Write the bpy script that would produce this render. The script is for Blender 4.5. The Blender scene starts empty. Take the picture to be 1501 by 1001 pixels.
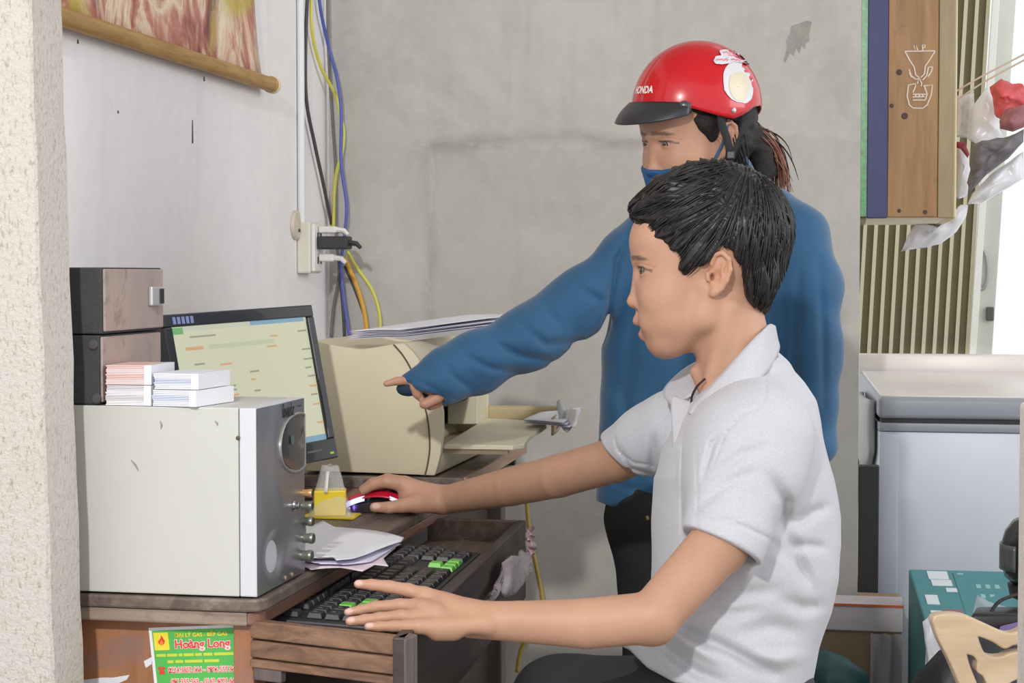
import bpy, bmesh, math, random
import numpy as np
from mathutils import Vector, Matrix
rnd = random.Random(7)
SC = bpy.context.scene
COL = SC.collection
# ---------------- camera ----------------
FPX, CX, CY, CH = 2600., 750.5, 500.5, 1.155
YAW, TILT = math.radians(10.9), math.radians(2.2)
cF = np.array([-math.sin(YAW)*math.cos(TILT), math.cos(YAW)*math.cos(TILT), -math.sin(TILT)])
cR = np.array([math.cos(YAW), math.sin(YAW), 0.]); cU = np.cross(cR, cF); cC = np.array([0, 0, CH])
cam_d = bpy.data.cameras.new('camera'); cam = bpy.data.objects.new('camera', cam_d); COL.objects.link(cam)
cam_d.sensor_width = 36; cam_d.lens = 36*FPX/1501; cam_d.clip_start = .05
cam.matrix_world = Matrix(((cR[0], cU[0], -cF[0], 0), (cR[1], cU[1], -cF[1], 0), (cR[2], cU[2], -cF[2], CH), (0, 0, 0, 1)))
SC.camera = cam
# ---------------- light ----------------
w = bpy.data.worlds.new('sky'); SC.world = w; w.use_nodes = True
w.node_tree.nodes['Background'].inputs[0].default_value = (.965, .985, 1, 1)
w.node_tree.nodes['Background'].inputs[1].default_value = 1.04
ld = bpy.data.lights.new('shop_lamp', 'AREA'); lamp = bpy.data.objects.new('shop_lamp', ld); COL.objects.link(lamp)
ld.shape = 'DISK'; ld.size = .13; ld.energy = 62; ld.color = (1, .98, .95)
lamp.location = (-.42, -.6, 2.3)
lamp.rotation_euler = (Vector((-.45, 3.2, .9))-lamp.location).to_track_quat('-Z', 'Y').to_euler()
dl = bpy.data.lights.new('doorway_light', 'AREA'); dlo = bpy.data.objects.new('doorway_light', dl); COL.objects.link(dlo)
dl.shape = 'RECTANGLE'; dl.size = 1.5; dl.size_y = 1.6; dl.energy = 36; dl.color = (.95, .975, 1)
dlo.location = (2.7, 3.0, 2.1); dlo.rotation_euler = (Vector((-1.25, 2.9, 1.2))-dlo.location).to_track_quat('-Z', 'Y').to_euler()
SC.view_settings.view_transform = 'Standard'; SC.view_settings.look = 'None'
SC.view_settings.exposure = 0.0; SC.view_settings.gamma = 1; SC.view_settings.use_curve_mapping = False
# ---------------- pixel to point (1501 x 1001 frame) ----------------
def ray(u, v): return cF + cR*((u-CX)/FPX) - cU*((v-CY)/FPX)
def at(u, v, d): return cC + d*ray(u, v)
def onY(u, v, y): r = ray(u, v); return cC + r*(y/r[1])
def onX(u, v, x): r = ray(u, v); return cC + r*(x/r[0])
def onZ(u, v, z): r = ray(u, v); return cC + r*((z-CH)/r[2])
def topx(P):
    p = np.asarray(P)-cC; d = p@cF
    return CX+FPX*(p@cR)/d, CY-FPX*(p@cU)/d, d
# ---------------- materials ----------------
def lin(r, g, b):
    f = lambda c: (c/255/12.92 if c/255 <= .04045 else ((c/255+.055)/1.055)**2.4)
    return (f(r), f(g), f(b), 1)
class NT:
    def __init__(s, name):
        s.m = bpy.data.materials.new(name); s.m.use_nodes = True; s.t = s.m.node_tree
        s.b = s.t.nodes['Principled BSDF']; s.out = s.t.nodes['Material Output']
    def n(s, typ, **kw):
        nd = s.t.nodes.new(typ)
        for k, v in kw.items():
            if k.startswith('_'): setattr(nd, k[1:], v)
            else:
                nd.inputs[int(k[1:]) if k[0] == 'i' and k[1:].isdigit() else k.replace('__', ' ')].default_value = v
        return nd
    def l(s, a, b): s.t.links.new(a, b)
    def ramp(s, fac, stops, interp='LINEAR'):
        r = s.t.nodes.new('ShaderNodeValToRGB'); r.color_ramp.interpolation = interp
        e = r.color_ramp.elements
        while len(e) < len(stops): e.new(.5)
        for i, (p, c) in enumerate(stops): e[i].position = p; e[i].color = c
        s.l(fac, r.inputs[0]); return r.outputs[0]
    def mix(s, fac, a, b, mode='MIX'):
        m = s.t.nodes.new('ShaderNodeMix'); m.data_type = 'RGBA'; m.blend_type = mode
        for x, k in ((fac, 0), (a, 6), (b, 7)):
            if hasattr(x, 'is_linked') or hasattr(x, 'node'): s.l(x, m.inputs[k])
            else: m.inputs[k].default_value = x
        return m.outputs[2]
    def coord(s, kind='Object', scale=(1, 1, 1), rot=(0, 0, 0), loc=(0, 0, 0)):
        c = s.t.nodes.new('ShaderNodeTexCoord'); mp = s.t.nodes.new('ShaderNodeMapping')
        mp.inputs['Scale'].default_value = scale; mp.inputs['Rotation'].default_value = rot; mp.inputs['Location'].default_value = loc
        s.l(c.outputs[kind], mp.inputs[0]); return mp.outputs[0]
    def noise(s, co, scale=5, detail=4, rough=.6, dist=0):
        nd = s.n('ShaderNodeTexNoise', Scale=scale, Detail=detail, Roughness=rough, Distortion=dist)
        s.l(co, nd.inputs['Vector']); return nd.outputs['Fac']
    def bump(s, h, strength=.3, dist=.01):
        b = s.n('ShaderNodeBump', Strength=strength, Distance=dist)
        s.l(h, b.inputs['Height']); s.l(b.outputs[0], s.b.inputs['Normal'])
    def color(s, c):
        if hasattr(c, 'node'): s.l(c, s.b.inputs['Base Color'])
        else: s.b.inputs['Base Color'].default_value = c
MATS = {}
def mat(name, c, rough=.5, metal=0, var=0, scale=12, bump=0, bscale=60, spec=.5, coat=0, alpha=1, trans=0, dirt=None, emit=None, emit_s=1):
    if name in MATS: return MATS[name]
    t = NT(name); t.b.inputs['Roughness'].default_value = rough; t.b.inputs['Metallic'].default_value = metal
    t.b.inputs['Specular IOR Level'].default_value = spec; t.b.inputs['Coat Weight'].default_value = coat
    co = t.coord('Object') if (var or bump or dirt) else None
    col = c
    if var:
        d = tuple(x*(1-var) for x in c[:3])+(1,); e = tuple(min(1, x*(1+var)) for x in c[:3])+(1,)
        col = t.ramp(t.noise(co, scale, 5, .65), [(.3, d), (.7, e)])
    if dirt:
        col = t.mix(t.ramp(t.noise(co, dirt[1], 6, .7, .4), [(dirt[2], (0, 0, 0, 1)), (dirt[2]+.12, (1, 1, 1, 1))]), col, dirt[0])
    t.color(col)
    if bump: t.bump(t.noise(co, bscale, 4, .6), bump, .005)
    if alpha < 1: t.b.inputs['Alpha'].default_value = alpha
    if trans: t.b.inputs['Transmission Weight'].default_value = trans
    if emit: t.b.inputs['Emission Color'].default_value = emit; t.b.inputs['Emission Strength'].default_value = emit_s
    MATS[name] = t.m; return t.m
def wood(name, dark, light, axis=1, scale=1.0, rough=.55, wear=None, bump=.15):
    if name in MATS: return MATS[name]
    t = NT(name); sc = [14*scale]*3; sc[axis] = 1.2*scale
    co = t.coord('Object', tuple(sc))
    n1 = t.noise(co, 2.2, 6, .65, .8); col = t.ramp(n1, [(.3, dark), (.7, light)])
    if wear: col = t.mix(t.ramp(t.noise(t.coord('Object'), 9, 6, .7, .3), [(wear[1], (0, 0, 0, 1)), (wear[1]+.15, (1, 1, 1, 1))]), col, wear[0])
    t.color(col); t.b.inputs['Roughness'].default_value = rough; t.bump(n1, bump, .004)
    MATS[name] = t.m; return t.m
# ---------------- geometry ----------------
class MB:
    """collects shapes (world coordinates) and links them as ONE mesh object"""
    def __init__(s): s.v = []; s.f = []; s.mi = []; s.m = 0
    def add(s, v, f):
        o = len(s.v); s.v += [tuple(map(float, p)) for p in v]; s.f += [tuple(i+o for i in q) for q in f]; s.mi += [s.m]*len(f); return s
    def bm(s, b):
        b.verts.index_update(); return s.add([x.co[:] for x in b.verts], [[x.index for x in q.verts] for q in b.faces])
    def box(s, lo, hi, bev=0, M=None, seg=2):
        b = bmesh.new(); bmesh.ops.create_cube(b, size=1)
        lo = Vector(lo); hi = Vector(hi); c = (lo+hi)/2; d = hi-lo
        for x in b.verts: x.co = Vector((x.co.x*d.x, x.co.y*d.y, x.co.z*d.z))+c
        if bev: bmesh.ops.bevel(b, geom=b.edges[:], offset=bev, segments=seg, affect='EDGES', profile=.5)
        if M is not None: b.transform(M)
        s.bm(b); b.free(); return s
    def hexa(s, p, bev=0, seg=2):
        """eight corners: bottom loop then top loop"""
        b = bmesh.new(); v = [b.verts.new(Vector(map(float, x))) for x in p]
        for q in ((0, 3, 2, 1), (4, 5, 6, 7), (0, 1, 5, 4), (1, 2, 6, 5), (2, 3, 7, 6), (3, 0, 4, 7)): b.faces.new([v[i] for i in q])
        bmesh.ops.recalc_face_normals(b, faces=b.faces[:])
        if bev: bmesh.ops.bevel(b, geom=b.edges[:], offset=bev, segments=seg, affect='EDGES', profile=.5)
        s.bm(b); b.free(); return s
    def prism(s, poly, ext, bev=0):
        """poly: 3-D loop, ext: extrusion vector"""
        b = bmesh.new(); e = Vector(map(float, ext)); v = [b.verts.new(Vector(map(float, p))) for p in poly]; w_ = [b.verts.new(x.co+e) for x in v]
        n = len(v); b.faces.new(v); b.faces.new(w_[::-1])
        for i in range(n): b.faces.new((v[i], v[(i+1) % n], w_[(i+1) % n], w_[i]))
        bmesh.ops.recalc_face_normals(b, faces=b.faces[:])
        if bev: bmesh.ops.bevel(b, geom=b.edges[:], offset=bev, segments=2, affect='EDGES', profile=.5)
        bmesh.ops.triangulate(b, faces=[q for q in b.faces if len(q.verts) > 4])
        s.bm(b); b.free(); return s
    def tube(s, pts, r, n=8, flat=1., up=None, cap=True, smooth=0):
        P = [Vector(map(float, p)) for p in pts]
        rr = list(r) if hasattr(r, '__len__') else [r]*len(P)
        if smooth: P, rr = spline(P, rr, smooth)
        V = []; Fc = []; prev = None
        for i, p in enumerate(P):
            t = (P[min(i+1, len(P)-1)]-P[max(i-1, 0)]).normalized()
            if prev is None:
                a = Vector(up) if up is not None else (Vector((0, 0, 1)) if abs(t.z) < .9 else Vector((1, 0, 0)))
            else: a = prev
            a = (a-t*a.dot(t)).normalized(); prev = a; bb = t.cross(a)
            for k in range(n):
                th = 2*math.pi*k/n; V.append(p+a*(math.cos(th)*rr[i]*flat)+bb*(math.sin(th)*rr[i]))
        for i in range(len(P)-1):
            for k in range(n): Fc.append((i*n+k, i*n+(k+1) % n, (i+1)*n+(k+1) % n, (i+1)*n+k))
        if cap: Fc.append(tuple(range(n))[::-1]); Fc.append(tuple((len(P)-1)*n+k for k in range(n)))
        return s.add(V, Fc)
    def lathe(s, prof, o, axis=(0, 0, 1), n=24, sx=1., sy=1.):
        ax = Vector(axis).normalized(); a = ax.orthogonal().normalized(); bb = ax.cross(a); o = Vector(map(float, o))
        V = []; Fc = []
        for r, h in prof:
            for k in range(n):
                th = 2*math.pi*k/n; V.append(o+ax*h+a*(math.cos(th)*r*sx)+bb*(math.sin(th)*r*sy))
        for i in range(len(prof)-1):
            for k in range(n): Fc.append((i*n+k, i*n+(k+1) % n, (i+1)*n+(k+1) % n, (i+1)*n+k))
        Fc.append(tuple(range(n))[::-1]); Fc.append(tuple((len(prof)-1)*n+k for k in range(n)))
        return s.add(V, Fc)
    def grid(s, fn, nu, nv):
        V = [fn(i/nu, j/nv) for j in range(nv+1) for i in range(nu+1)]
        Fc = [(j*(nu+1)+i, j*(nu+1)+i+1, (j+1)*(nu+1)+i+1, (j+1)*(nu+1)+i) for j in range(nv) for i in range(nu)]
        return s.add(V, Fc)
    def build(s, name, m, parent=None, smooth=False, angle=35, base=None, thick=0):
        me = bpy.data.meshes.new(name)
        o_ = np.array(root_of(parent) if base is None else base, float)
        me.from_pydata([tuple(np.array(p)-o_) for p in s.v], [], s.f)
        for x in (m if isinstance(m, (list, tuple)) else [m]): me.materials.append(x)
        if isinstance(m, (list, tuple)): me.polygons.foreach_set('material_index', s.mi)
        me.update()
        if smooth:
            me.polygons.foreach_set('use_smooth', [True]*len(me.polygons))
            if angle < 180: me.set_sharp_from_angle(angle=math.radians(angle))
        o = bpy.data.objects.new(name, me); COL.objects.link(o); o.parent = parent
        if parent is None and base is not None: o.location = base
        if thick:
            md = o.modifiers.new('thickness', 'SOLIDIFY'); md.thickness = thick; md.offset = 0
        return o
def spline(P, rr, k):
    P = [Vector(p) for p in P]; out = []; ro = []
    for i in range(len(P)-1):
        p0, p1, p2, p3 = P[max(i-1, 0)], P[i], P[i+1], P[min(i+2, len(P)-1)]
        for j in range(k):
            t = j/k
            out.append(.5*((2*p1)+(p2-p0)*t+(2*p0-5*p1+4*p2-p3)*t*t+(3*p1-p0-3*p2+p3)*t**3)); ro.append(rr[i]*(1-t)+rr[i+1]*t)
    out.append(P[-1]); ro.append(rr[-1]); return out, ro
ROOT = {}
def root_of(o):
    p = np.zeros(3)
    while o is not None: p = p+np.array(o.location); o = o.parent
    return p
def tag(o, label, cat, group=None):
    o['label'] = label; o['category'] = cat
    if group: o['group'] = group
    return o
def thing(name, label, cat, loc, group=None):
    o = bpy.data.objects.new(name, None); COL.objects.link(o); o.location = tuple(map(float, loc)); o.empty_display_size = .05
    return tag(o, label, cat, group)
def struct(o): o['kind'] = 'structure'; return o
def lab(o, t): o['label'] = t; return o
def rotz(a, o=(0, 0, 0)): o = Vector(map(float, o)); return Matrix.Translation(o) @ Matrix.Rotation(a, 4, 'Z') @ Matrix.Translation(-o)
def text_obj(name, s, size, M, m, parent, ext=.0004, align='CENTER', bold=0, sx=1.):
    c = bpy.data.curves.new(name, 'FONT'); c.body = s; c.size = size; c.align_x = align; c.align_y = 'CENTER'; c.extrude = ext; c.offset = bold; c.resolution_u = 3
    t = bpy.data.objects.new(name, c); COL.objects.link(t)
    me = bpy.data.meshes.new_from_object(t.evaluated_get(bpy.context.evaluated_depsgraph_get()))
    bpy.data.objects.remove(t); bpy.data.curves.remove(c)
    me.transform(M @ Matrix.Diagonal((sx, 1, 1, 1))); me.transform(Matrix.Translation(-Vector(root_of(parent)))); me.materials.clear(); me.materials.append(m); me.name = name
    o = bpy.data.objects.new(name, me); COL.objects.link(o); o.parent = parent; return o
def frame(o, x, y):
    """matrix whose local X/Y run along the given world vectors"""
    x = Vector(map(float, x)).normalized(); y = Vector(map(float, y)); y = (y-x*y.dot(x)).normalized(); z = x.cross(y); o = Vector(map(float, o))
    return Matrix(((x.x, y.x, z.x, o.x), (x.y, y.y, z.y, o.y), (x.z, y.z, z.z, o.z), (0, 0, 0, 1)))
# =============== the room ===============
XW, YB = -1.25, 4.145
def plaster(name, base, dark, stain=None, bump=.25, scale=2.2):
    t = NT(name); co = t.coord('Object')
    big = t.noise(co, scale, 8, .62, .6); fine = t.noise(co, 38, 5, .6)
    col = t.ramp(big, [(.28, dark), (.62, base)])
    col = t.mix(t.ramp(fine, [(.35, (0, 0, 0, 1)), (.75, (.35, .35, .35, 1))]), col, tuple(min(1, c*1.12) for c in base[:3])+(1,))
    streak = t.noise(t.coord('Object', (5, 5, .5)), 2.5, 5, .6)
    col = t.mix(t.ramp(streak, [(.55, (0, 0, 0, 1)), (.85, (.4, .4, .4, 1))]), col, tuple(c*.8 for c in dark[:3])+(1,))
    if stain:
        # damp tide mark: a wavy level line and a drop at its left end
        sx = t.n('ShaderNodeSeparateXYZ'); t.l(co, sx.inputs[0])
        wv = t.noise(co, 3.5, 6, .65)
        def M(op, x, y=None, z=None):
            nd = t.n('ShaderNodeMath'); nd.operation = op
            for k, q in enumerate((x, y, z)):
                if q is None: continue
                if hasattr(q, 'node'): t.l(q, nd.inputs[k])
                else: nd.inputs[k].default_value = q
            return nd.outputs[0]
        wob = M('MULTIPLY', M('SUBTRACT', wv, .5), .12)
        def band(axis, c, w_):
            return M('SUBTRACT', 1.0, M('MINIMUM', M('DIVIDE', M('ABSOLUTE', M('SUBTRACT', M('ADD', axis, wob), c)), w_), 1.0))
        X, Z = sx.outputs[0], sx.outputs[2]
        h = M('MULTIPLY', band(Z, 1.468, .028), M('MULTIPLY', M('GREATER_THAN', X, -1.0), M('LESS_THAN', X, -.3)))
        v = M('MULTIPLY', band(X, -1.0, .025), M('MULTIPLY', M('LESS_THAN', Z, 1.46), M('GREATER_THAN', Z, .95)))
        v = M('MULTIPLY', v, .6)
        f = M('MULTIPLY', M('MAXIMUM', h, v), M('MULTIPLY', t.noise(co, 9, 5, .7), .95))
        inside = M('MULTIPLY', M('MULTIPLY', M('GREATER_THAN', X, M('ADD', -1.0, wob)), M('LESS_THAN', Z, M('ADD', 1.46, wob))), .16)
        col = t.mix(M('ADD', f, inside), col, lin(150, 143, 130))
    t.color(col); t.b.inputs['Roughness'].default_value = .9; t.bump(fine, bump, .004)
    return t.m
m_back = plaster('grey_cement_render', lin(200, 197, 191), lin(172, 169, 164), stain=1)
m_left = plaster('pale_cement_render', lin(240, 236, 236), lin(230, 226, 227), scale=1.6, bump=.15)
m_roof = mat('roof_grey', lin(190, 188, 184), .9, var=.05)
m_floor = mat('cement_floor', lin(150, 146, 140), .8, var=.12, scale=6, bump=.2)
b = MB().box((XW-.1, 1.2, 0), (XW, YB+.1, 3.0)); struct(b.build('wall_left', m_left))
b = MB().box((XW-.1, YB, 0), (.013, YB+.1, 3.0)); struct(b.build('wall_back', m_back))
b = MB().box((XW-.1, -1.5, -.05), (4.5, 9, 0)); struct(b.build('floor', m_floor))
b = MB().box((XW-.1, 1.0, 3.0), (2.2, YB+.1, 3.08)); struct(b.build('ceiling', m_roof))
# flaked patch and hairline marks on the render (thin flakes of fallen skim coat)
m_flake = mat('bare_cement', lin(160, 157, 152), .95, var=.14, scale=40, bump=.3)
pt = [(1160, 38), (1172, 34), (1184, 30), (1190, 32), (1186, 50), (1187, 60), (1181, 64), (1180, 72), (1175, 67), (1172, 79), (1167, 70), (1164, 82), (1158, 78), (1151, 92), (1149, 88), (1154, 70), (1152, 60), (1158, 50)]
b = MB().prism([onY(u, v, YB-.0006) for u, v in pt], (0, .004, 0)); struct(b.build('trim_1', m_flake))
# posts that frame the view
def postmat(name, c1, c2):
    t = NT(name); co = t.coord('Object'); n = t.noise(t.coord('Object', (1, 1, .45)), 210, 6, .75, .3); g = t.noise(co, 3.0, 5, .6)
    col = t.ramp(n, [(.34, c2), (.47, c1)])
    col = t.mix(t.ramp(g, [(.55, (0, 0, 0, 1)), (.8, (.5, .5, .5, 1))]), col, c2)
    t.color(col); t.b.inputs['Roughness'].default_value = .95; t.bump(t.noise(co, 140, 5, .7), .9, .006); return t.m
m_post = postmat('rough_whitewash', lin(216, 208, 201), lin(178, 164, 148))
yp = 1.96
e0 = onY(46, 0, yp); e1 = onY(80, 1001, yp)
def edge(z): t_ = (z-e1[2])/(e0[2]-e1[2]); return e1[0]+(e0[0]-e1[0])*t_
V = []; Fc = []; N = 60
for k in range(N+1):
    z = 3.0*k/N; x = edge(z)+.0008*math.sin(z*31)+.0006*math.sin(z*73+1)
    V += [(x, yp, z), (x-.003, yp-.004, z), (-1.06, yp-.004, z), (-1.06, yp+.08, z), (x, yp+.08, z)]
for k in range(N):
    for j in range(5): Fc.append((k*5+j, k*5+(j+1) % 5, k*5+5+(j+1) % 5, k*5+5+j))
Fc += [(4, 3, 2, 1, 0), tuple(N*5+j for j in range(5))]
b = MB().add(V, Fc); struct(b.build('trim_2', m_post, smooth=True))
xr = onY(1493.5, 700, 1.58)[0]
b = MB().box((xr, 1.5, 0), (xr+.16, 1.58, 1.045), .004); struct(b.build('trim_3', m_post))
# nail holes and a rust streak on the left wall
m_nail = mat('old_nail', lin(92, 84, 78), .6, .4)
for i, (u, v0, v1) in enumerate(((282, 176, 210), (299, 112, 119), (114, 58, 64), (83, 118, 124), (173, 162, 166))):
    p0, p1 = onX(u, v0, XW+.0005), onX(u, v1, XW+.0005)
    b = MB().tube([p0, p1], [.0012, .0022], 6); struct(b.build('trim_%d' % (4+i), m_nail))
# =============== hanging scroll on the left wall ===============
P0, P1 = onX(20, 14, XW+.03), onX(400, 125, XW+.03)
zr = 1.556
y0, y1 = 2.30, P1[1]
scroll = thing('hanging_scroll', 'painted landscape scroll with a wooden bottom rod hanging on the left wall', 'painting', (XW+.03, (y0+y1)/2, zr))
m_rod = wood('scroll_rod_wood', lin(150, 112, 62), lin(196, 156, 98), 1, 2.0)
b = MB().lathe([(.013, 0), (.0155, .004), (.0155, y1-y0-.02), (.0175, y1-y0-.019), (.0175, y1-y0-.002), (.015, y1-y0)], (XW+.03, y0, zr), (0, 1, 0), 20)
b.build('rod', m_rod, scroll, True)
b = MB().lathe([(.0178, 0), (.0185, .003), (.0185, .014), (.016, .017)], (XW+.03, y1-.012, zr), (0, 1, 0), 20)
b.build('rod_cap', mat('cream_cap', lin(232, 220, 180), .4), scroll, True)
t = NT('scroll_print'); co = t.coord('Object')
co2 = t.coord('Object', (1, 1.3, 1.1), loc=(0, .35, 0)); co3 = t.coord('Object', (1, 2.6, .9))
n1 = t.noise(co2, 3.6, 7, .6, .9); n2 = t.noise(co3, 5, 6, .65, .5); n3 = t.noise(co, 3.2, 4, .5, .8)
col = t.ramp(n1, [(.30, lin(74, 48, 66)), (.40, lin(140, 74, 70)), (.47, lin(196, 128, 112)), (.53, lin(236, 214, 188)), (.58, lin(190, 120, 96)), (.66, lin(126, 62, 62)), (.75, lin(84, 66, 84))])
col = t.mix(t.ramp(n2, [(.52, (0, 0, 0, 1)), (.66, (.9, .9, .9, 1))]), col, lin(240, 226, 196))
col = t.mix(t.ramp(n3, [(.56, (0, 0, 0, 1)), (.66, (.8, .8, .8, 1))]), col, lin(196, 176, 66))
t.color(col); t.b.inputs['Roughness'].default_value = .45
ye = y1-.055
def canvas(a, c):
    z = zr+.006+c*.85
    return (XW+.012+.012*(1-c)**6+.002*math.sin(a*9+c*5), y0+.05+a*(ye-.03*min(1, c*2.2)**.6-y0-.05), z)
b = MB().grid(canvas, 30, 20); b.build('picture', t.m, scroll, True, 180, thick=.0012)
# =============== conduit, socket and cables in the corner ===============
m_white = mat('ivory_plastic', lin(222, 218, 205), .45, var=.04)
pc = onX(441, 100, XW+.009)
cond = MB().tube([(XW+.009, pc[1], 1.262), (XW+.009, pc[1], 2.95)], .0085, 12, smooth=0)
tag(cond.build('conduit', mat('white_conduit', lin(226, 226, 228), .35), None, True, 60, base=(XW+.009, pc[1], 1.262)), 'white vertical conduit pipe running up the left wall to the socket box', 'pipe')
sa, sb_ = onX(435, 398, XW), onX(457, 320, XW)
sock = thing('wall_socket', 'ivory double socket box on the left wall beside the corner', 'socket', (XW, (sa[1]+sb_[1])/2+.02, 1.155))
zs0, zs1 = 1.155, 1.272
b = MB().box((XW+.0005, sa[1], zs0), (XW+.032, sa[1]+.085, zs1), .004); b.build('box', m_white, sock)
b = MB().box((XW+.032, sa[1]+.006, zs0+.004), (XW+.041, sa[1]+.079, zs1-.004), .003); b.build('faceplate', mat('white_plate', lin(233, 231, 224), .35), sock)
m_hole = mat('socket_hole', lin(40, 38, 36), .6)
for zz in (zs0+.03, zs0+.085):
    for yy in (sa[1]+.03, sa[1]+.055): MB().box((XW+.0408, yy-.003, zz-.008), (XW+.0418, yy+.003, zz+.008)).build('slot', m_hole, sock)
# old round junction cover, its rim stained with adhesive
jc = onX(432, 330, XW)
j = thing('junction_cover', 'round tan cable cover stuck on the left wall at the foot of the conduit', 'cover', jc)
b = MB().lathe([(.034, 0), (.034, .004), (.030, .008), (.012, .010)], jc+np.array([.0005, 0, 0]), (1, 0, 0), 24); b.build('disc', mat('tan_plastic', lin(206, 194, 176), .6, var=.12, scale=30), j, True)
b = MB().lathe([(.004, 0), (.004, .004), (.002, .005)], jc+np.array([.009, -.002, -.012]), (1, 0, 0), 10); b.build('screw', m_nail, j, True)
# plugs in the faceplate
m_blk = mat('black_rubber', lin(52, 50, 52), .5)
xf = XW+.0418
yq = sa[1]+.042
def plug(name, z, col, label, ln, hh, ww, slim=False):
    r = thing(name, label, 'plug', (xf, yq, z))
    MB().box((xf, yq-ww, z-hh), (xf+ln, yq+ww, z+hh), .004).build('body', col, r)
    b = MB()
    b.tube([(xf+ln-.002, yq, z), (xf+ln+.016, yq, z-.002), (xf+ln+.026, yq, z-.012)], [.007, .006, .0045], 8); b.build('strain_relief', col, r, True)
    return r
plug('adapter', 1.225, m_blk, 'black power adapter plugged into the middle of the wall socket', .072, .015, .022)
plug('power_plug', 1.255, mat('white_plug', lin(230, 228, 222), .4), 'upper white plug in the wall socket above the black adapter', .042, .008, .012)
plug('power_plug', 1.191, mat('white_plug', lin(230, 228, 222), .4), 'lower white plug in the wall socket under the black adapter', .036, .009, .012)
# cables: (colour, radius, pixel path, x distance from the back wall)
def cable(name, label, m, pts, r, dy=.012, dys=None):
    P = []
    for i, (u, v) in enumerate(pts):
        p = onY(u, v, YB-(dys[i] if dys else dy))
        if p[0] < XW+.012: p = onX(u, v, XW+.012)
        P.append(p)
    b = MB().tube(P, r, 8, smooth=6)
    return tag(b.build(name, m, None, True, 180, base=tuple(P[-1])), label, 'cable', 'cables in the corner')
m_y = mat('yellow_cable', lin(214, 208, 92), .45); m_b = mat('blue_cable', lin(84, 96, 176), .45)
m_o = mat('orange_cable', lin(216, 160, 52), .45); m_k = mat('dark_cable', lin(74, 72, 74), .5); m_g = mat('grey_cable', lin(116, 114, 114), .5)
cable('cable', 'yellow network cable hanging down the corner above the socket', m_y, [(457, -30), (457, 40), (469, 95), (492, 140), (500, 175), (504, 195), (501, 225), (494, 250), (490, 285), (489, 335)], .0042, .03)
cable('cable', 'blue network cable wandering down the corner past the plugs to the printer', m_b, [(466, -30), (470, 15), (482, 70), (494, 115), (500, 165), (500, 240), (508, 300), (505, 345), (500, 385), (503, 430), (508, 465), (512, 492)], .0042, .04)
cable('cable', 'dark grey cable running straight down the corner behind the blue one', m_g, [(480, -30), (481, 60), (484, 120), (488, 185), (492, 250), (493, 340), (497, 400), (489, 450), (485, 494)], .0038, .02)
cable('cable', 'black cable curving out from the conduit into the upper plug', m_k, [(452, -30), (448, 60), (449, 145), (461, 210), (473, 265), (486, 328)], .0045, .02)
cable('cable', 'orange yellow cable dropping from the black adapter', m_o, [(505, 377), (515, 400), (526, 428), (534, 458), (538, 492)], .0055, .035)
cable('cable', 'yellow green cable bowed out to the right below the adapter', m_y, [(509, 368), (523, 392), (543, 421), (553, 446), (557, 470), (556, 494)], .0042, .03)
cable('cable', 'black cable beside the orange one below the adapter', m_k, [(505, 390), (515, 412), (526, 440), (536, 470), (541, 496)], .0035, .02)
cable('cable', 'black twin cable dropping from the lower plug behind the monitor', m_k, [(498, 384), (500, 420), (503, 455), (505, 494)], .0042, .02)
# =============== the desk ===============
ZD = .75; DX = -.716; DY = 2.085
m_top = wood('worn_dark_top', lin(78, 66, 60), lin(128, 112, 102), 1, 1.2, .5, (lin(150, 138, 126), .6))
m_edge = wood('worn_edge', lin(112, 94, 82), lin(172, 152, 136), 0, 1.4, .6, (lin(96, 78, 70), .55))
m_edge2 = wood('worn_edge_right', lin(98, 66, 54), lin(156, 116, 98), 1, 1.4, .5)
m_orange = wood('orange_veneer', lin(138, 90, 62), lin(180, 124, 90), 2, .7, .5, (lin(142, 112, 104), .48), .08)
m_dark = wood('dark_brown_board', lin(50, 42, 40), lin(78, 66, 62), 1, 1.0, .5)
m_plank = wood('brown_plank', lin(92, 66, 52), lin(152, 116, 92), 0, 1.5, .5, (lin(84, 66, 58), .56))
m_postd = wood('grey_brown_post', lin(84, 72, 70), lin(122, 108, 106), 2, 1.2, .6)
desk = thing('computer_desk', 'old dark wooden computer desk with a pulled-out keyboard tray against the left wall', 'desk', (-.95, 2.9, 0))
yE = 3.75
c_ = .022
pl = [(XW+.003, DY), (DX-c_, DY), (DX-c_*.3, DY+c_*.3), (DX, DY+c_), (DX, yE), (XW+.003, yE)]
b = MB().prism([(x, y, ZD-.016) for x, y in pl], (0, 0, .016), .003); b.build('tabletop', m_top, desk)
ii = .004
pl2 = [(XW+.003, DY+ii), (DX-c_-ii*.4, DY+ii), (DX-ii, DY+c_+ii*.4), (DX-ii, yE), (DX-.03, yE), (DX-.03, DY+.03), (XW+.003, DY+.03)]
b = MB()
b.prism([(x, y, ZD-.034) for x, y in [(XW+.003, DY+ii), (DX-c_, DY+ii), (DX-c_, DY+.03), (XW+.003, DY+.03)]], (0, 0, .0175), .003); b.build('edge_trim', m_edge, desk)
b = MB().prism([(x, y, ZD-.034) for x, y in [(DX-c_, DY+ii), (DX-ii, DY+c_+ii*.4), (DX-ii, yE), (DX-c_, yE)]], (0, 0, .0175), .003); b.build('edge_trim', m_edge2, desk)
b = MB().box((-.976, DY+.035, .02), (-.762, DY+.053, ZD-.034)); lab(b.build('end_panel', m_orange, desk), 'orange veneer end panel')
b = MB().box((-1.03, DY+.02, 0), (-.977, DY+.065, ZD-.034), .003); b.build('leg', m_postd, desk)
b = MB().box((-.762, DY+.02, 0), (-.735, DY+.065, ZD-.034), .002); lab(b.build('leg', m_orange, desk), 'orange wooden leg')
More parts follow.
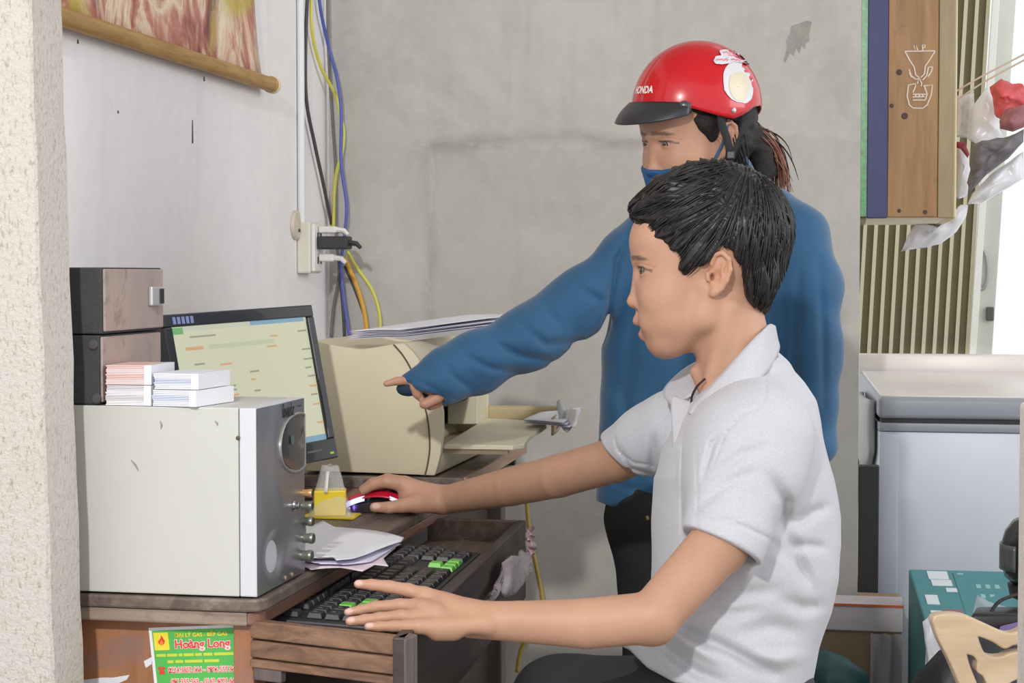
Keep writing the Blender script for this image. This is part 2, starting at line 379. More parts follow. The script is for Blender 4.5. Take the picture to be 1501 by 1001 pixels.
b = MB().box((-.78, yE-.05, 0), (-.735, yE-.005, ZD-.034), .003); b.build('leg', m_postd, desk)
b = MB().box((XW+.01, yE-.05, 0), (XW+.055, yE-.005, ZD-.034), .003); b.build('leg', m_postd, desk)
b = MB().box((-.74, 2.62, .02), (-.60, 2.64, .6)); b.build('divider', m_orange, desk)
b = MB().box((XW+.006, DY+.07, .05), (XW+.02, yE-.06, ZD-.036)); b.build('back_panel', m_dark, desk)
b = MB().box((-.778, DY+.07, .12), (-.764, yE-.06, ZD-.036)); b.build('recess_shade_panel', m_dark, desk)  # added dark panel that makes the recess behind the tray look shaded
# keyboard tray: a shallow drawer, its near end skewed
A = np.array((-.737, 2.097)); B = np.array((-.520, 2.030)); Cc = np.array((-.562, 3.049)); D = np.array((-.737, 3.049))
def wall(p, q, z0, z1, th, name, m, bev=.002):
    p = np.array(p); q = np.array(q); n = q-p; n = np.array((-n[1], n[0]))/np.linalg.norm(n)*th
    b = MB().hexa([(*p, z0), (*q, z0), (*(q+n), z0), (*(p+n), z0), (*p, z1), (*q, z1), (*(q+n), z1), (*(p+n), z1)], bev); return b.build(name, m, desk)
b = MB().prism([(*(A+(0, .014)), .664), (*(B+(-.014, .014)), .664), (*(Cc+(-.012, -.012)), .664), (*(D+(0, -.012)), .664)], (0, 0, .018)); b.build('tray_board', m_dark, desk)
dAB = (B-A)
wall(A, A+dAB*.93, .700, .722, .016, 'tray_plank', m_plank)
wall(A, A+dAB*.93, .676, .6975, .015, 'tray_plank', m_plank)
wall(A+(0, -.003), A+dAB*.93+(0, -.003), .664, .6745, .02, 'tray_moulding', m_plank)
wall(A+dAB*.93, B, .0, .722, .03, 'tray_post', m_postd, .003)
wall(B+(0, .001), Cc, .585, .722, .016, 'tray_side', m_dark)
wall(Cc+(-.016, 0), D, .60, .722, .014, 'tray_back', m_top)
wall(A+(.004, -.002), A+(.045, -.0145), .648, .664, .012, 'bracket', m_postd)
m_in = wood('tray_lining', lin(84, 68, 60), lin(122, 104, 94), 1, 1.0, .55)
b = MB().box((-.735, 2.86, .6822), (-.579, 3.03, .6846)); lab(b.build('tray_lining', m_in, desk), 'bare brown strip of the tray floor')
# raised printer shelf on the desk
sh = thing('printer_shelf', 'low brown wooden shelf board under the printer at the back of the desk', 'shelf', (-.95, 3.35, ZD))
yS = 3.03
b = MB().hexa([(-1.22, yS, .772), (-.675, yS+.02, .772), (-.690, 3.72, .772), (-1.22, 3.72, .772), (-1.22, yS, .7935), (-.675, yS+.02, .7935), (-.690, 3.72, .7935), (-1.22, 3.72, .7935)], .002); b.build('board', m_top, sh)
b = MB().hexa([(-1.22, yS-.001, .752), (-.677, yS+.019, .752), (-.677, yS+.037, .752), (-1.22, yS+.017, .752), (-1.22, yS-.001, .772), (-.677, yS+.019, .772), (-.677, yS+.037, .772), (-1.22, yS+.017, .772)]); b.build('front_rail', m_edge2, sh)
b = MB().hexa([(-.6745, yS+.02, .7725), (-.668, yS+.02, .7725), (-.684, 3.72, .7725), (-.690, 3.72, .7725), (-.6745, yS+.02, .7945), (-.668, yS+.02, .7945), (-.684, 3.72, .7945), (-.690, 3.72, .7945)]); lab(b.build('edge_strip', wood('pale_strip', lin(150, 118, 98), lin(186, 152, 130), 1, 1.0, .5), sh), 'paler edge strip')
for yy in (3.35, 3.66):
    b = MB().box((-1.2, yy, .7505), (-.70, yy+.02, .772)); b.build('bearer', m_dark, sh)
# =============== amplifier ===============
m_case = mat('amp_sheet_metal', lin(200, 200, 194), .5, .15, var=.03, scale=5, dirt=(lin(182, 172, 156), 4.5, .63))
m_amp_front = mat('amp_silver', lin(146, 146, 150), .3, .55, var=.03)
m_amp_edge = mat('amp_pale_bezel', lin(214, 214, 220), .35, .2)
za0, za1 = ZD+.0025, .9885
ax0, ax1, ay0, ay1 = -1.06, -.7215, DY+.006, 2.285
amp = thing('amplifier', 'large silver grey amplifier with round dial and knobs on the near end of the desk', 'amplifier', (-.9, 2.19, ZD+.001))
xs = ax1-.027
b = MB().box((ax0, ay0, za0), (xs, ay1, za1), .0015); b.build('case', m_case, amp)
b = MB()
b.box((xs+.0008, ay0+.0008, za0), (ax1-.004, ay1, za1-.0005), .0015); b.build('bezel', m_amp_edge, amp)
# bowed face plate
def face(i, j):
    y = ay0+.001+(ay1-ay0-.002)*i; z = za0+.001+(za1-za0-.002)*j
    bow = .006*math.sin(math.pi*i)**.8*math.sin(math.pi*min(1, max(0, j)))**.5
    r2 = ((i-1.0)/.72)**2+((j-.72)/.50)**2
    ring = .0022*math.exp(-((math.sqrt(r2)-1)/.16)**2)
    dim = ((i-.30)/.15)**2+((j-.19)/.115)**2
    return (ax1-.003+bow+ring-.007*math.exp(-dim**1.6), y, z)
b = MB().grid(face, 40, 48); b.build('face_plate', m_amp_front, amp, True, 180)
def onface(i, j, dx=0.): p = face(i, j); return np.array((p[0]+dx, p[1], p[2]))
V = [onface(.74, .765, .0022)]; n = 40
for rr_ in (.5, 1.0):
    for k in range(n):
        th = 2*math.pi*k/n; i = .78+.40*rr_*math.cos(th); j = .765+.150*rr_*math.sin(th); i = min(i, .975)
        V.append(onface(i, j, .0022 if rr_ < 1 else .0012))
Fc = [(0, 1+k, 1+(k+1) % n) for k in range(n)]+[(1+k, 1+n+k, 1+n+(k+1) % n, 1+(k+1) % n) for k in range(n)]
b = MB().add(V, Fc); lab(b.build('display_window', mat('smoked_window', lin(62, 60, 58), .18, 0, coat=.4), amp, True, 180), 'smoked oval display window')
P = [onface(min(.978, .78+.425*math.cos(2*math.pi*k/n)), .762+.163*math.sin(2*math.pi*k/n), .0008) for k in range(n+1)]
b = MB().tube(P, .0022, 6); b.build('window_ring', mat('ring_metal', lin(172, 170, 164), .3, .5), amp, True)
b = MB().lathe([(.0001, 0), (.006, .001), (.006, .0016)], onface(.60, .79, .003), (1, 0, 0), 14); b.build('indicator', mat('teal_lens', lin(84, 112, 108), .3), amp)
m_knob = mat('pewter_knob', lin(150, 152, 140), .3, .6); m_knobd = mat('knob_cap', lin(66, 64, 58), .4)
for k, (v, s) in enumerate(((723, .8), (742, .9), (765, 1), (790, 1.12), (816, 1.2))):
    p = onX(447, v, ax1+.003); j = (p[2]-za0)/(za1-za0); p = onface(.93, j, 0)
    b = MB().lathe([(.0058*s, 0), (.0058*s, .006), (.0066*s, .008), (.0066*s, .0125), (.006*s, .0135)], p, (1, 0, 0), 18)
    kn = b.build('knob', m_knob if k != 0 else mat('gold_knob', lin(214, 170, 110), .35, .4), amp, True, 40)
    MB().lathe([(.0052*s, .0136), (.0052*s, .0142), (.001, .0143)], p, (1, 0, 0), 18).build('cap', m_knobd, kn)
p = onX(430, 741, ax1+.004)
b = MB().lathe([(.007, 0), (.007, .003), (.005, .0045), (.005, .009), (.004, .010)], onface((p[1]-ay0)/(ay1-ay0), (p[2]-za0)/(za1-za0)), (1, 0, 0), 18); b.build('jack_button', mat('chrome_button', lin(170, 172, 172), .15, .9), amp, True, 40)
for u, v in ((419, 848), (429, 843)):
    p = onX(u, v, ax1); b = MB().lathe([(.003, 0), (.003, .0015), (.0015, .002)], onface((p[1]-ay0)/(ay1-ay0), (p[2]-za0)/(za1-za0), .0004), (1, 0, 0), 12); b.build('socket', mat('copper_socket', lin(196, 158, 136), .35, .4), amp)
text_obj('logo', 'bwlz', .026, frame(onface(.58, .955, .0022), (0, 1, 0), (0, 0, 1)), mat('logo_black', lin(48, 48, 52), .4), amp, bold=.0002)
text_obj('logo', '···', .02, frame(onface(.84, .962, .0022), (0, 1, 0), (0, 0, 1)), mat('logo_black', lin(48, 48, 52), .4), amp)
for (x, y) in ((-1.03, ay0+.03), (-.76, ay0+.03), (-1.03, ay1-.03), (-.76, ay1-.03)):
    b = MB().lathe([(.01, -.0018), (.01, .001)], (x, y, za0), (0, 0, 1), 12); b.build('foot', m_blk, amp)
b = MB().lathe([(.0028, 0), (.0028, .001), (.001, .0015)], onY(349, 642, ay0), (0, -1, 0), 10); b.build('screw', m_nail, amp)
# dents and marks on the near side
for u0, v0, u1, v1 in ((192, 674, 203, 690), (85, 601, 82, 622), (235, 617, 236, 629), (315, 617, 319, 624)):
    b = MB().tube([onY(u0, v0, ay0-.0002), onY((u0+u1)/2+1.5, (v0+v1)/2, ay0-.0002), onY(u1, v1, ay0-.0002)], [.0006, .0014, .0006], 5); b.build('scratch', mat('scratch_grey', lin(150, 146, 140), .6), amp)
# =============== two black cases stacked on the amplifier ===============
m_blackcase = mat('dusty_black', lin(58, 58, 60), .75, var=.12, scale=20, bump=.3, bscale=200, dirt=(lin(84, 82, 80), 60, .66))
m_dust = mat('dusty_taupe', lin(166, 148, 140), .8, var=.1, scale=14, dirt=(lin(126, 108, 100), 11, .56))
m_rub = mat('rubber_foot', lin(74, 72, 72), .7)
xb0, xb1, yb0, yb1 = -1.05, -.930, 2.096, 2.292
zb = [za1, 1.0775, 1.163]
for k, lb in enumerate(('lower black case of the two stacked on the amplifier, with four round feet', 'upper black case of the two stacked on the amplifier, with a silver latch')):
    z0, z1 = zb[k]+.001, zb[k+1]-.0005
    cse = thing('storage_case', lb, 'case', ((xb0+xb1)/2, (yb0+yb1)/2, z0), 'black cases on the amplifier')
    dx = .004*k
    b = MB().box((xb0, yb0, z0), (xb1-.0035+dx, yb1, z1), .002); b.build('body', m_blackcase, cse)
    b = MB().box((xb1-.0034+dx, yb0+.0015, z0+.003), (xb1+dx, yb1-.002, z1-.002), .0015); lab(b.build('front_panel', m_dust, cse), 'dusty taupe front panel')
    if k == 1:
        pl_ = onX(229, 434, xb1+dx); z_ = pl_[2]
        b = MB().box((xb1+dx, pl_[1]-.028, z_-.013), (xb1+dx+.006, pl_[1]+.012, z_+.013), .002); b.build('latch', mat('latch_steel', lin(206, 206, 208), .3, .6), cse)
        b = MB().box((xb1+dx+.0061, pl_[1]-.002, z_-.01), (xb1+dx+.0075, pl_[1]+.010, z_+.01)); b.build('latch_slot', m_hole, cse)
    else:
        for u, v in ((77, 506), (137, 505), (76, 583), (142, 584)):
            b = MB().lathe([(.0062, 0), (.0068, .002), (.005, .004), (.002, .0042)], onY(u, v, yb0), (0, -1, 0), 16); b.build('foot', m_rub, cse, True)
# =============== packs of cards on the amplifier ===============
def pack(lb, u0, u1, v1, v0, y, dep, body, band, n, ang=0., x_off=0):
    p0, p1 = onY(u0, v1, y), onY(u1, v1, y); h = onY(u0, v0, y)[2]-p0[2]
    return p0, p1, h
m_cp = [mat('pale_pink_card', lin(236, 212, 210), .5), mat('pink_card', lin(228, 190, 186), .5)]
m_cw = [mat('white_card', lin(238, 232, 234), .5), mat('grey_white_card', lin(214, 208, 212), .5)]
m_cb = [mat('bluish_card', lin(226, 228, 240), .5), mat('blue_grey_card', lin(200, 206, 226), .5)]
m_clear = mat('clear_wrap', lin(240, 242, 246), .1, alpha=.22)
z = za1+.0006
packs = [('white pack of cards, lower left of the four on the amplifier', 156, 220, 2.093, m_cw, z, .0255, .06, 0.0),
         ('pink pack of cards, upper left of the four on the amplifier', 157, 220, 2.094, m_cp, z+.0262, .0245, .085, -.05),
         ('bluish white pack of cards, lower right of the four on the amplifier', 222, 288, 2.088, m_cb, z, .0205, .1, .12),
         ('pale blue pack of cards, upper right of the four on the amplifier', 226, 290, 2.090, m_cb, z+.0212, .0200, .1, .04)]
for lb, u0, u1, y, mm, z0, hh, dep, ang in packs:
    p0 = onY(u0, 590, y); p1 = onY(u1, 590, y); wd = p1[0]-p0[0]
    th = thing('card_pack', lb, 'cards', (p0[0]+wd/2, y+dep/2, z0), 'packs of cards on the amplifier')
    n = max(6, int(hh/.0021)); M = rotz(-ang, (p0[0]+wd/2, y, 0))
    for k in range(n):
        o = rnd.uniform(-.0012, .0012); q = rnd.uniform(-.0006, .0006)
        b = MB().box((p0[0]+o, y+q, z0+hh*k/n+.0001), (p1[0]+o, y+dep+q, z0+hh*(k+1)/n-.0002), M=M); b.build('card', mm[(k*7//3) % 2], th)
    b = MB().box((p0[0]+wd*.98-.006, y-.0024, z0+.0002), (p0[0]+wd+.0022, y+dep+.001, z0+hh), M=M); b.build('wrapper', mat('milky_wrap', lin(240, 240, 246), .25), th)
# =============== monitor ===============
m_bez = mat('glossy_black', lin(34, 35, 38), .22, coat=.3); m_bezm = mat('black_plastic', lin(40, 40, 42), .5)
s95 = .95; Cm = cC+s95*(np.array((-.985, 2.828, .959))-cC); Wm, Hm = .41*s95, .275*s95
yw, tl, rl = math.radians(-17.817), math.radians(10.795), math.radians(1.36)
n0 = np.array((math.cos(yw), math.sin(yw), 0)); up0 = np.array((0, 0, 1.)); rt0 = np.cross(up0, n0)
n2 = n0*math.cos(tl)+up0*math.sin(tl); u2 = up0*math.cos(tl)-n0*math.sin(tl)
r2 = rt0*math.cos(rl)+u2*math.sin(rl); u3 = np.cross(n2, r2)
def mp(a, c, e=0.): return Cm+r2*a+u3*c+n2*e
base = np.array((Cm[0]-.045, Cm[1]-.02, ZD+.001))
mon = thing('monitor', 'black widescreen monitor showing a pale web page, tilted back on the desk', 'monitor', base)
def mbox(b, a0, a1, c0, c1, e0, e1, bev=0): return b.hexa([mp(a0, c0, e0), mp(a1, c0, e0), mp(a1, c1, e0), mp(a0, c1, e0), mp(a0, c0, e1), mp(a1, c0, e1), mp(a1, c1, e1), mp(a0, c1, e1)], bev)
mbox(MB(), -Wm/2+.004, Wm/2-.004, -Hm/2+.004, Hm/2-.004, -.035, -.012, .004).build('rear_shell', m_bezm, mon)
tb, bb_, sb2 = .020, .034, .019
for a0, a1, c0, c1 in ((-Wm/2, Wm/2, Hm/2-tb, Hm/2), (-Wm/2, Wm/2, -Hm/2, -Hm/2+bb_), (-Wm/2, -Wm/2+sb2, -Hm/2+bb_, Hm/2-tb), (Wm/2-sb2, Wm/2, -Hm/2+bb_, Hm/2-tb)):
    mbox(MB(), a0, a1, c0, c1, -.012, .004, .002).build('bezel', m_bez, mon)
sx0, sx1, sz0, sz1 = -Wm/2+sb2, Wm/2-sb2, -Hm/2+bb_, Hm/2-tb
def emis(name, c, s=1.): return mat(name, (0, 0, 0, 1), .3, emit=c, emit_s=s)
m_scr = emis('screen_cream', lin(199, 200, 172))
scr = mbox(MB(), sx0, sx1, sz0, sz1, -.006, -.001).build('screen', m_scr, mon)
def srect(a0, a1, c0, c1, m, e=.0, nm='page_block'):
    X = lambda t: sx0+(sx1-sx0)*t; Z = lambda t: sz1-(sz1-sz0)*t
    mbox(MB(), X(a0), X(a1), Z(c1), Z(c0), -.001, -.0004+e).build(nm, m, scr)
m_bl = emis('screen_blue', lin(122, 158, 178)); m_lg = emis('screen_grey', lin(190, 192, 172)); m_gr = emis('screen_green', lin(108, 168, 104)); m_or = emis('screen_orange', lin(206, 158, 116)); m_tx = emis('screen_text', lin(150, 150, 130))
srect(.0, 1, 0, .035, m_lg); srect(.56, .98, 0, .03, m_bl, .0001); srect(0, .08, .005, .055, m_gr, .0001)
srect(.0, 1, .955, 1, m_bl); srect(.12, .30, .075, .088, m_tx); srect(.24, .72, .15, .185, emis('screen_band', lin(186, 190, 160)))
srect(.08, .20, .155, .18, m_or); srect(.10, .26, .41, .44, m_or)
rs = random.Random(3)
for a0, c0 in ((.30, .40), (.33, .50), (.50, .38), (.50, .44), (.51, .53), (.51, .60), (.52, .70), (.53, .77), (.36, .62), (.38, .75), (.92, .10), (.93, .25), (.93, .40), (.30, .47), (.32, .54), (.66, .2), (.70, .12), (.12, .34), (.2, .49), (.21, .62), (.34, .83), (.93, .33), (.94, .47), (.94, .62), (.95, .85), (.94, .55), (.94, .7), (.12, .28), (.3, .3), (.12, .55), (.13, .63)):
    srect(a0, a0+rs.uniform(.03, .09), c0, c0+.014, m_tx if rs.random() < .75 else m_or, nm='text_line')
p = lambda a, c: mp(a, c, .0042)
for k in range(5): mbox(MB(), -Wm/2+.022+k*.0105, -Wm/2+.029+k*.0105, Hm/2-.016, Hm/2-.005, .004, .0043).build('sticker_mark', mat('sticker_blue', lin(116, 126, 176), .4), mon)
mbox(MB(), Wm/2-.022, Wm/2-.012, -Hm/2+.008, -Hm/2+.0115, .004, .0045).build('power_light', emis('led_green', lin(150, 190, 40)), mon)
mbox(MB(), Wm/2-.085, Wm/2-.045, -Hm/2+.016, -Hm/2+.019, .004, .0043).build('badge', mat('badge_grey', lin(96, 96, 98), .4), mon)
b = MB().tube([mp(0, -.03, -.036), mp(0, -.10, -.05), (base[0], base[1], ZD+.02)], [.022, .022, .024], 14, smooth=5); b.build('neck', m_bezm, mon, True)
b = MB().lathe([(.10, 0), (.10, .006), (.085, .012), (.03, .018)], base, (0, 0, 1), 28); b.build('stand', m_bezm, mon, True)
# =============== printer ===============
m_pr = mat('aged_beige', lin(214, 203, 174), .5, var=.04, scale=6, dirt=(lin(196, 182, 150), 7, .66))
m_pr2 = mat('aged_beige_pale', lin(222, 213, 188), .5, var=.03)
m_pin = mat('printer_inside', lin(44, 42, 40), .6); m_pgrey = mat('printer_tan_dark', lin(150, 134, 108), .6)
yP0, yP1 = 3.052, 3.46
prof = [(438, 690), (440, 520), (447, 500), (468, 502), (500, 508), (530, 512), (556, 508), (577, 504), (592, 503), (606, 516), (616, 530), (634, 560), (646, 590), (649, 605), (649, 640), (646, 665), (641, 685), (637, 698), (560, 694)]
pr = thing('laser_printer', 'beige laser printer with open paper flap on the raised shelf beside the monitor', 'printer', (-.84, 3.25, .7945))
def side(y0, y1, pts, name, m, bev=.003):
    P = [onY(u, v, yP0) for u, v in pts]; P = [(p[0], y0, max(p[2], .796)) for p in P]
    return MB().prism(P, (0, y1-y0, 0), bev).build(name, m, pr, True, 40)
side(yP0, yP0+.016, prof, 'side_panel', m_pr); side(yP1-.016, yP1, prof, 'side_panel', m_pr)
side(yP0+.0165, yP1-.0165, [(438, 690), (440, 520), (447, 500), (468, 504), (500, 512), (540, 516), (560, 560), (585, 572), (585, 640), (600, 656), (600, 692)], 'body', m_pr, .002)
side(yP0+.0165, yP1-.0165, [(545, 510), (577, 504), (592, 503), (606, 516), (616, 530), (634, 560), (640, 574), (596, 574), (565, 556)], 'top_cover', m_pr2, .002)
side(yP0+.0165, yP1-.0165, [(601, 660), (646, 661), (641, 685), (637, 697), (601, 694)], 'lower_front', m_pr, .002)
side(yP0+.0165, yP1-.0165, [(586, 576), (590, 576), (590, 652), (586, 652)], 'feed_recess', m_pin, 0)
lo = [(onY(u, v, yP0)[0], yP0-.0006, onY(u, v, yP0)[2]) for u, v in ((577, 505), (590, 520), (601, 538), (614, 565), (622, 592), (628, 622), (630, 656), (627, 680), (623, 697))]
MB().tube(lo, .0016, 6, smooth=3).build('seam', mat('seam_dark', lin(96, 86, 68), .7), pr, True)
b = MB().box((-.80, yP0+.06, .90), (-.735, yP0+.10, .935), .002); b.build('feed_bracket', m_pgrey, pr)
b = MB().tube([(-.745, yP0+.05, .918), (-.745, yP1-.05, .918)], .011, 12); b.build('feed_roller', m_pin, pr, True)
b = MB().box((-.775, yP1-.10, .862), (-.715, yP1-.017, .93), .002); b.build('guide_block', m_pr2, pr)
xf0 = onY(651, 640, yP0+.02)[0]
fl = [(onY(650, 654, 3.07)[0], 3.07), (onY(752, 653, 3.07)[0], 3.07), (onY(768, 646, 3.09)[0], 3.095), (onY(777, 634, 3.2)[0], 3.20), (onY(777, 632, 3.2)[0]+.003, 3.36), (onY(768, 621, 3.40)[0]+.002, 3.42), (xf0+.02, 3.44), (xf0, 3.44)]
b = MB().prism([(x, y, .842+(y-3.07)*.045) for x, y in fl], (0, 0, .009), .002); b.build('paper_flap', m_pr2, pr)
b = MB().prism([(x, y, .834+(y-3.07)*.045) for x, y in [(fl[0][0], 3.075), (fl[1][0]-.01, 3.075), (fl[1][0]-.01, 3.085), (fl[0][0], 3.085)]], (0, 0, .008)); b.build('flap_rib', m_pgrey, pr)
g0, g1 = onY(716, 593, 3.47), onY(823, 628, 3.47)
def guide(i, j):
    a = min(1, i/.86); x = g0[0]+(g1[0]-g0[0])*a; y = 3.452+.03*0-max(0, i-.86)/.14*.16; z = g1[2]+.012+(g0[2]-g1[2]-.012)*j
    if i > .8: z -= (i-.8)*.05
    x += .012*math.sin(max(0, i-.86)/.14*math.pi*.6); return (x, y, z)
b = MB().grid(guide, 24, 4); b.build('paper_guide', m_pgrey if False else mat('beige_guide', lin(190, 172, 134), .5), pr, True, 180, thick=.004)
m_wp = mat('white_paper', lin(236, 236, 244), .6); m_wp2 = mat('lilac_white_paper', lin(222, 220, 240), .6); m_pk = mat('pinkish_paper', lin(234, 216, 226), .6)
m_clip = mat('grey_card', lin(196, 200, 200), .5)
def sheet(name, lb, quad, m, group=None, n=8, curl=0., th=.0006, seed=0):
    """paper: quad of world corners (a,b,c,d), curled a little"""
    q = [np.array(p, float) for p in quad]; r_ = random.Random(seed); ph = r_.uniform(0, 6)
    def fn(i, j):
        p = q[0]*(1-i)*(1-j)+q[1]*i*(1-j)+q[2]*i*j+q[3]*(1-i)*j
        return p+np.array((0, 0, curl*(.5+.5*math.sin(ph+i*3.2+j*2.1))))
    o = MB().grid(fn, n, n).build(name, m, None, True, 180, base=tuple(sum(q)/4), thick=th)
    tag(o, lb, 'paper', group); return o
zt = .868
for k in range(3):
    sheet('paper', ('top', 'middle', 'bottom')[k]+' white sheet lying on the open flap end of the beige printer', [(-.615, 3.30+.01*k, zt+.004*(2-k)), (-.530+.006*k, 3.26, zt+.004*(2-k)), (-.515, 3.38, zt+.02+.004*(2-k)), (-.60, 3.42, zt+.006+.004*(2-k))], m_wp2 if k else m_wp, 'sheets in the printer flap', 6, .002, seed=1)
cl = thing('paper_clamp', 'crumpled grey card strip at the tip of the beige printer flap', 'card', (-.535, 3.30, .875))
b = MB().grid(lambda i, j: (-.548+.030*i+.004*math.sin(j*5), 3.285+.03*j, .862+.05*j*(1-.3*i)+.006*math.sin(i*7)), 6, 6); b.build('strip', m_clip, cl, True, 180, thick=.0015)
b = MB().grid(lambda i, j: (-.530+.022*i, 3.275+.03*j+.006*math.sin(i*6), .868+.03*j), 5, 5); b.build('fold', mat('pale_card', lin(226, 224, 222), .5), cl, True, 180, thick=.0015)
# sheets on top of the printer
for k in range(6):
    o = .004*(5-k)
    z0 = 1.036+.0028*(5-k)
    sheet('paper', ('topmost', 'second', 'third', 'fourth', 'fifth', 'lowest')[k]+' sheet of the loose pile on top of the beige printer', [(-.905+o*rnd.uniform(0, 2), 3.10+o, z0-.001), (-.800, 3.085+.006*k, z0+.001), (-.645+o*rnd.uniform(-3, 2), 3.36-.006*k, z0+.027-.001*k), (-.735-o, 3.44, z0+.020)], (m_wp, m_wp2)[k % 2], 'loose sheets on the printer', 8, .003, seed=20)
# =============== keyboard ===============
kz = .6852
kb = thing('keyboard', 'black keyboard with eight bright green keys lying on the pulled-out tray', 'keyboard', (-.655, 2.52, kz))
KA = math.radians(1.9); k0 = np.array((-.582, 2.215)); L, Wd = .610, .152
ky = np.array((-math.sin(KA), math.cos(KA))); kx = np.array((math.cos(KA), math.sin(KA)))
def kp(a, c, z): p = k0+ky*a-kx*c; return (p[0], p[1], z)      # a: along the keys, c: away from the typist
m_kb = mat('keyboard_black', lin(50, 50, 53), .45); m_key = mat('key_black', lin(58, 58, 62), .4); m_gk = mat('key_green', lin(128, 214, 92), .35); m_leg = mat('key_legend', lin(176, 170, 150), .5)
b = MB().hexa([kp(-.012, -.004, kz), kp(L+.012, -.004, kz), kp(L+.012, Wd+.004, kz), kp(-.012, Wd+.004, kz), kp(-.012, -.004, kz+.012), kp(L+.012, -.004, kz+.012), kp(L+.012, Wd+.004, kz+.020), kp(-.012, Wd+.004, kz+.020)], .003); b.build('case', m_kb, kb)
b = MB().hexa([kp(-.012, -.036, kz), kp(L+.012, -.036, kz), kp(L+.012, -.0045, kz), kp(-.012, -.0045, kz), kp(-.012, -.034, kz+.008), kp(L+.012, -.034, kz+.008), kp(L+.012, -.0045, kz+.012), kp(-.012, -.0045, kz+.012)], .003); b.build('wrist_edge', mat('wrist_black', lin(62, 61, 60), .5), kb)
U_, Vv = L/22.6, Wd/6.4
def rowkeys(ws, x=0.):
    o = []
    for w_ in ws:
        if w_ > 0: o.append((x, w_))
        x += abs(w_)
    return o
rows = [rowkeys([1.25, 1.25, 1.25, 6.25, 1.25, 1.25, 1.25, 1.25, -.25, 1, 1, 1, -.25, 2, 1]),
        rowkeys([2.25]+[1]*10+[2.75, -1.25, 1, -1.25, 1, 1, 1]),
        rowkeys([1.75]+[1]*11+[2.25, -3.5, 1, 1, 1, 1]),
        rowkeys([1.5]+[1]*12+[1.5, -.25, 1, 1, 1, -.25, 1, 1, 1, 1]),
        rowkeys([1]*13+[2, -.25, 1, 1, 1, -.25, 1, 1, 1, 1]),
        rowkeys([1, -1, 1, 1, 1, 1, -.5, 1, 1, 1, 1, -.5, 1, 1, 1, 1, -.25, 1, 1, 1])]
green = {(2, 1), (2, 2), (2, 3), (3, 2), (0, 8), (0, 9), (0, 10), (1, 12)}
keymesh = {}
for r_, ks in enumerate(rows):
    c0 = r_*Vv+(.35*Vv if r_ == 5 else 0)+.002
    for i, (x, w_) in enumerate(ks):
        gr = (r_, i) in green; kk = (round(w_, 2), gr)
        if kk not in keymesh:
            hw, hd = w_*U_/2-.0012, Vv/2-.0011; tp = .0025
            bm_ = MB()
            bm_.hexa([(-hd, -hw, 0), (hd, -hw, 0), (hd, hw, 0), (-hd, hw, 0), (-hd+tp, -hw+tp, .0075), (hd-tp, -hw+tp, .0075), (hd-tp, hw-tp, .0075), (-hd+tp, hw-tp, .0075)], .0009, 1)
            bm_.m = 1; bm_.add([(-.004, -.004, .0077), (.001, -.004, .0077), (.001, -.001, .0077), (-.004, -.001, .0077)], [(0, 1, 2, 3)])
            t_ = bm_.build('key', [m_gk if gr else m_key, m_gk if gr else m_leg], None, base=(0, 0, 0)); keymesh[kk] = t_.data; bpy.data.objects.remove(t_)
        o = bpy.data.objects.new('key', keymesh[kk]); COL.objects.link(o); o.parent = kb
        cc = c0+Vv/2; p = np.array(kp((x+w_/2)*U_+.004, cc, kz+.0125+.0075*cc/Wd))-root_of(kb)
        o.location = p; o.rotation_euler = (0, .05, KA)
        if gr: o['label'] = 'bright green key'
# =============== mouse ===============
ms = thing('mouse', 'red and black gaming mouse under the right hand of the seated man', 'mouse', (-.785, 2.91, ZD+.001))
def mshape(sc, z0, zt, off=0):
    def fn(i, j):
        a = 2*math.pi*i; h = j
        prof_ = math.sin(math.pi*(.5-.5*h))
        ln, wd = .060*sc, .031*sc
        x = math.cos(a)*ln*(prof_**.5 if j > .5 else 1); y = math.sin(a)*wd*(prof_**.5 if j > .5 else 1)*(1+.08*math.cos(2*a))
        top = zt*(1-.35*((math.cos(a)*ln*-1+.01)/.07)**2 if x < 0 else 1-.25*(x/.07)**2)
        return (ms.location[0]+x, ms.location[1]+y, ms.location[2]+z0+(top-z0)*h)
    return fn
MB().grid(mshape(1, 0, .036), 32, 10).build('body', mat('mouse_black', lin(40, 38, 46), .3, coat=.3), ms, True, 180)
def strip(y0, y1, x0, x1, z0, z1, name, m):
    def fn(i, j):
        x = x0+(x1-x0)*i; y = y0+(y1-y0)*j; e = 1-((x-.0)/.066)**2
        return (ms.location[0]+x, ms.location[1]+y-.004*math.sin(i*3.1), ms.location[2]+z0+(z1-z0)*j+.022*max(0, e))
    return MB().grid(fn, 14, 4).build(name, m, ms, True, 180, thick=.002)
m_red = mat('mouse_red', lin(206, 30, 58), .25, coat=.5); m_glow = mat('mouse_light', lin(220, 226, 255), .3, emit=lin(190, 200, 255), emit_s=.9)
strip(-.032, -.022, -.062, .050, .006, .016, 'red_stripe', m_red); strip(-.0338, -.0325, -.060, -.022, .001, .010, 'light_window', m_glow); strip(-.0338, -.0325, .022, .048, .004, .010, 'light_window', m_glow); strip(-.02, .012, -.062, -.030, .012, .015, 'red_button', m_red)
b = MB().tube([(-.845, 2.90, ZD+.012), (-.87, 2.895, ZD+.010), (-.92, 2.91, ZD+.008), (-1.0, 2.98, ZD+.008), (-1.10, 3.0, ZD+.008)], .002, 6, smooth=5); b.build('cord', m_blk, ms, True)
ug = bpy.data.lights.new('mouse_led', 'POINT'); uo = bpy.data.objects.new('mouse_led', ug); COL.objects.link(uo); ug.energy = .018; ug.color = (.35, .22, 1); ug.shadow_soft_size = .004; uo.location = (-.848, 2.882, ZD+.006)
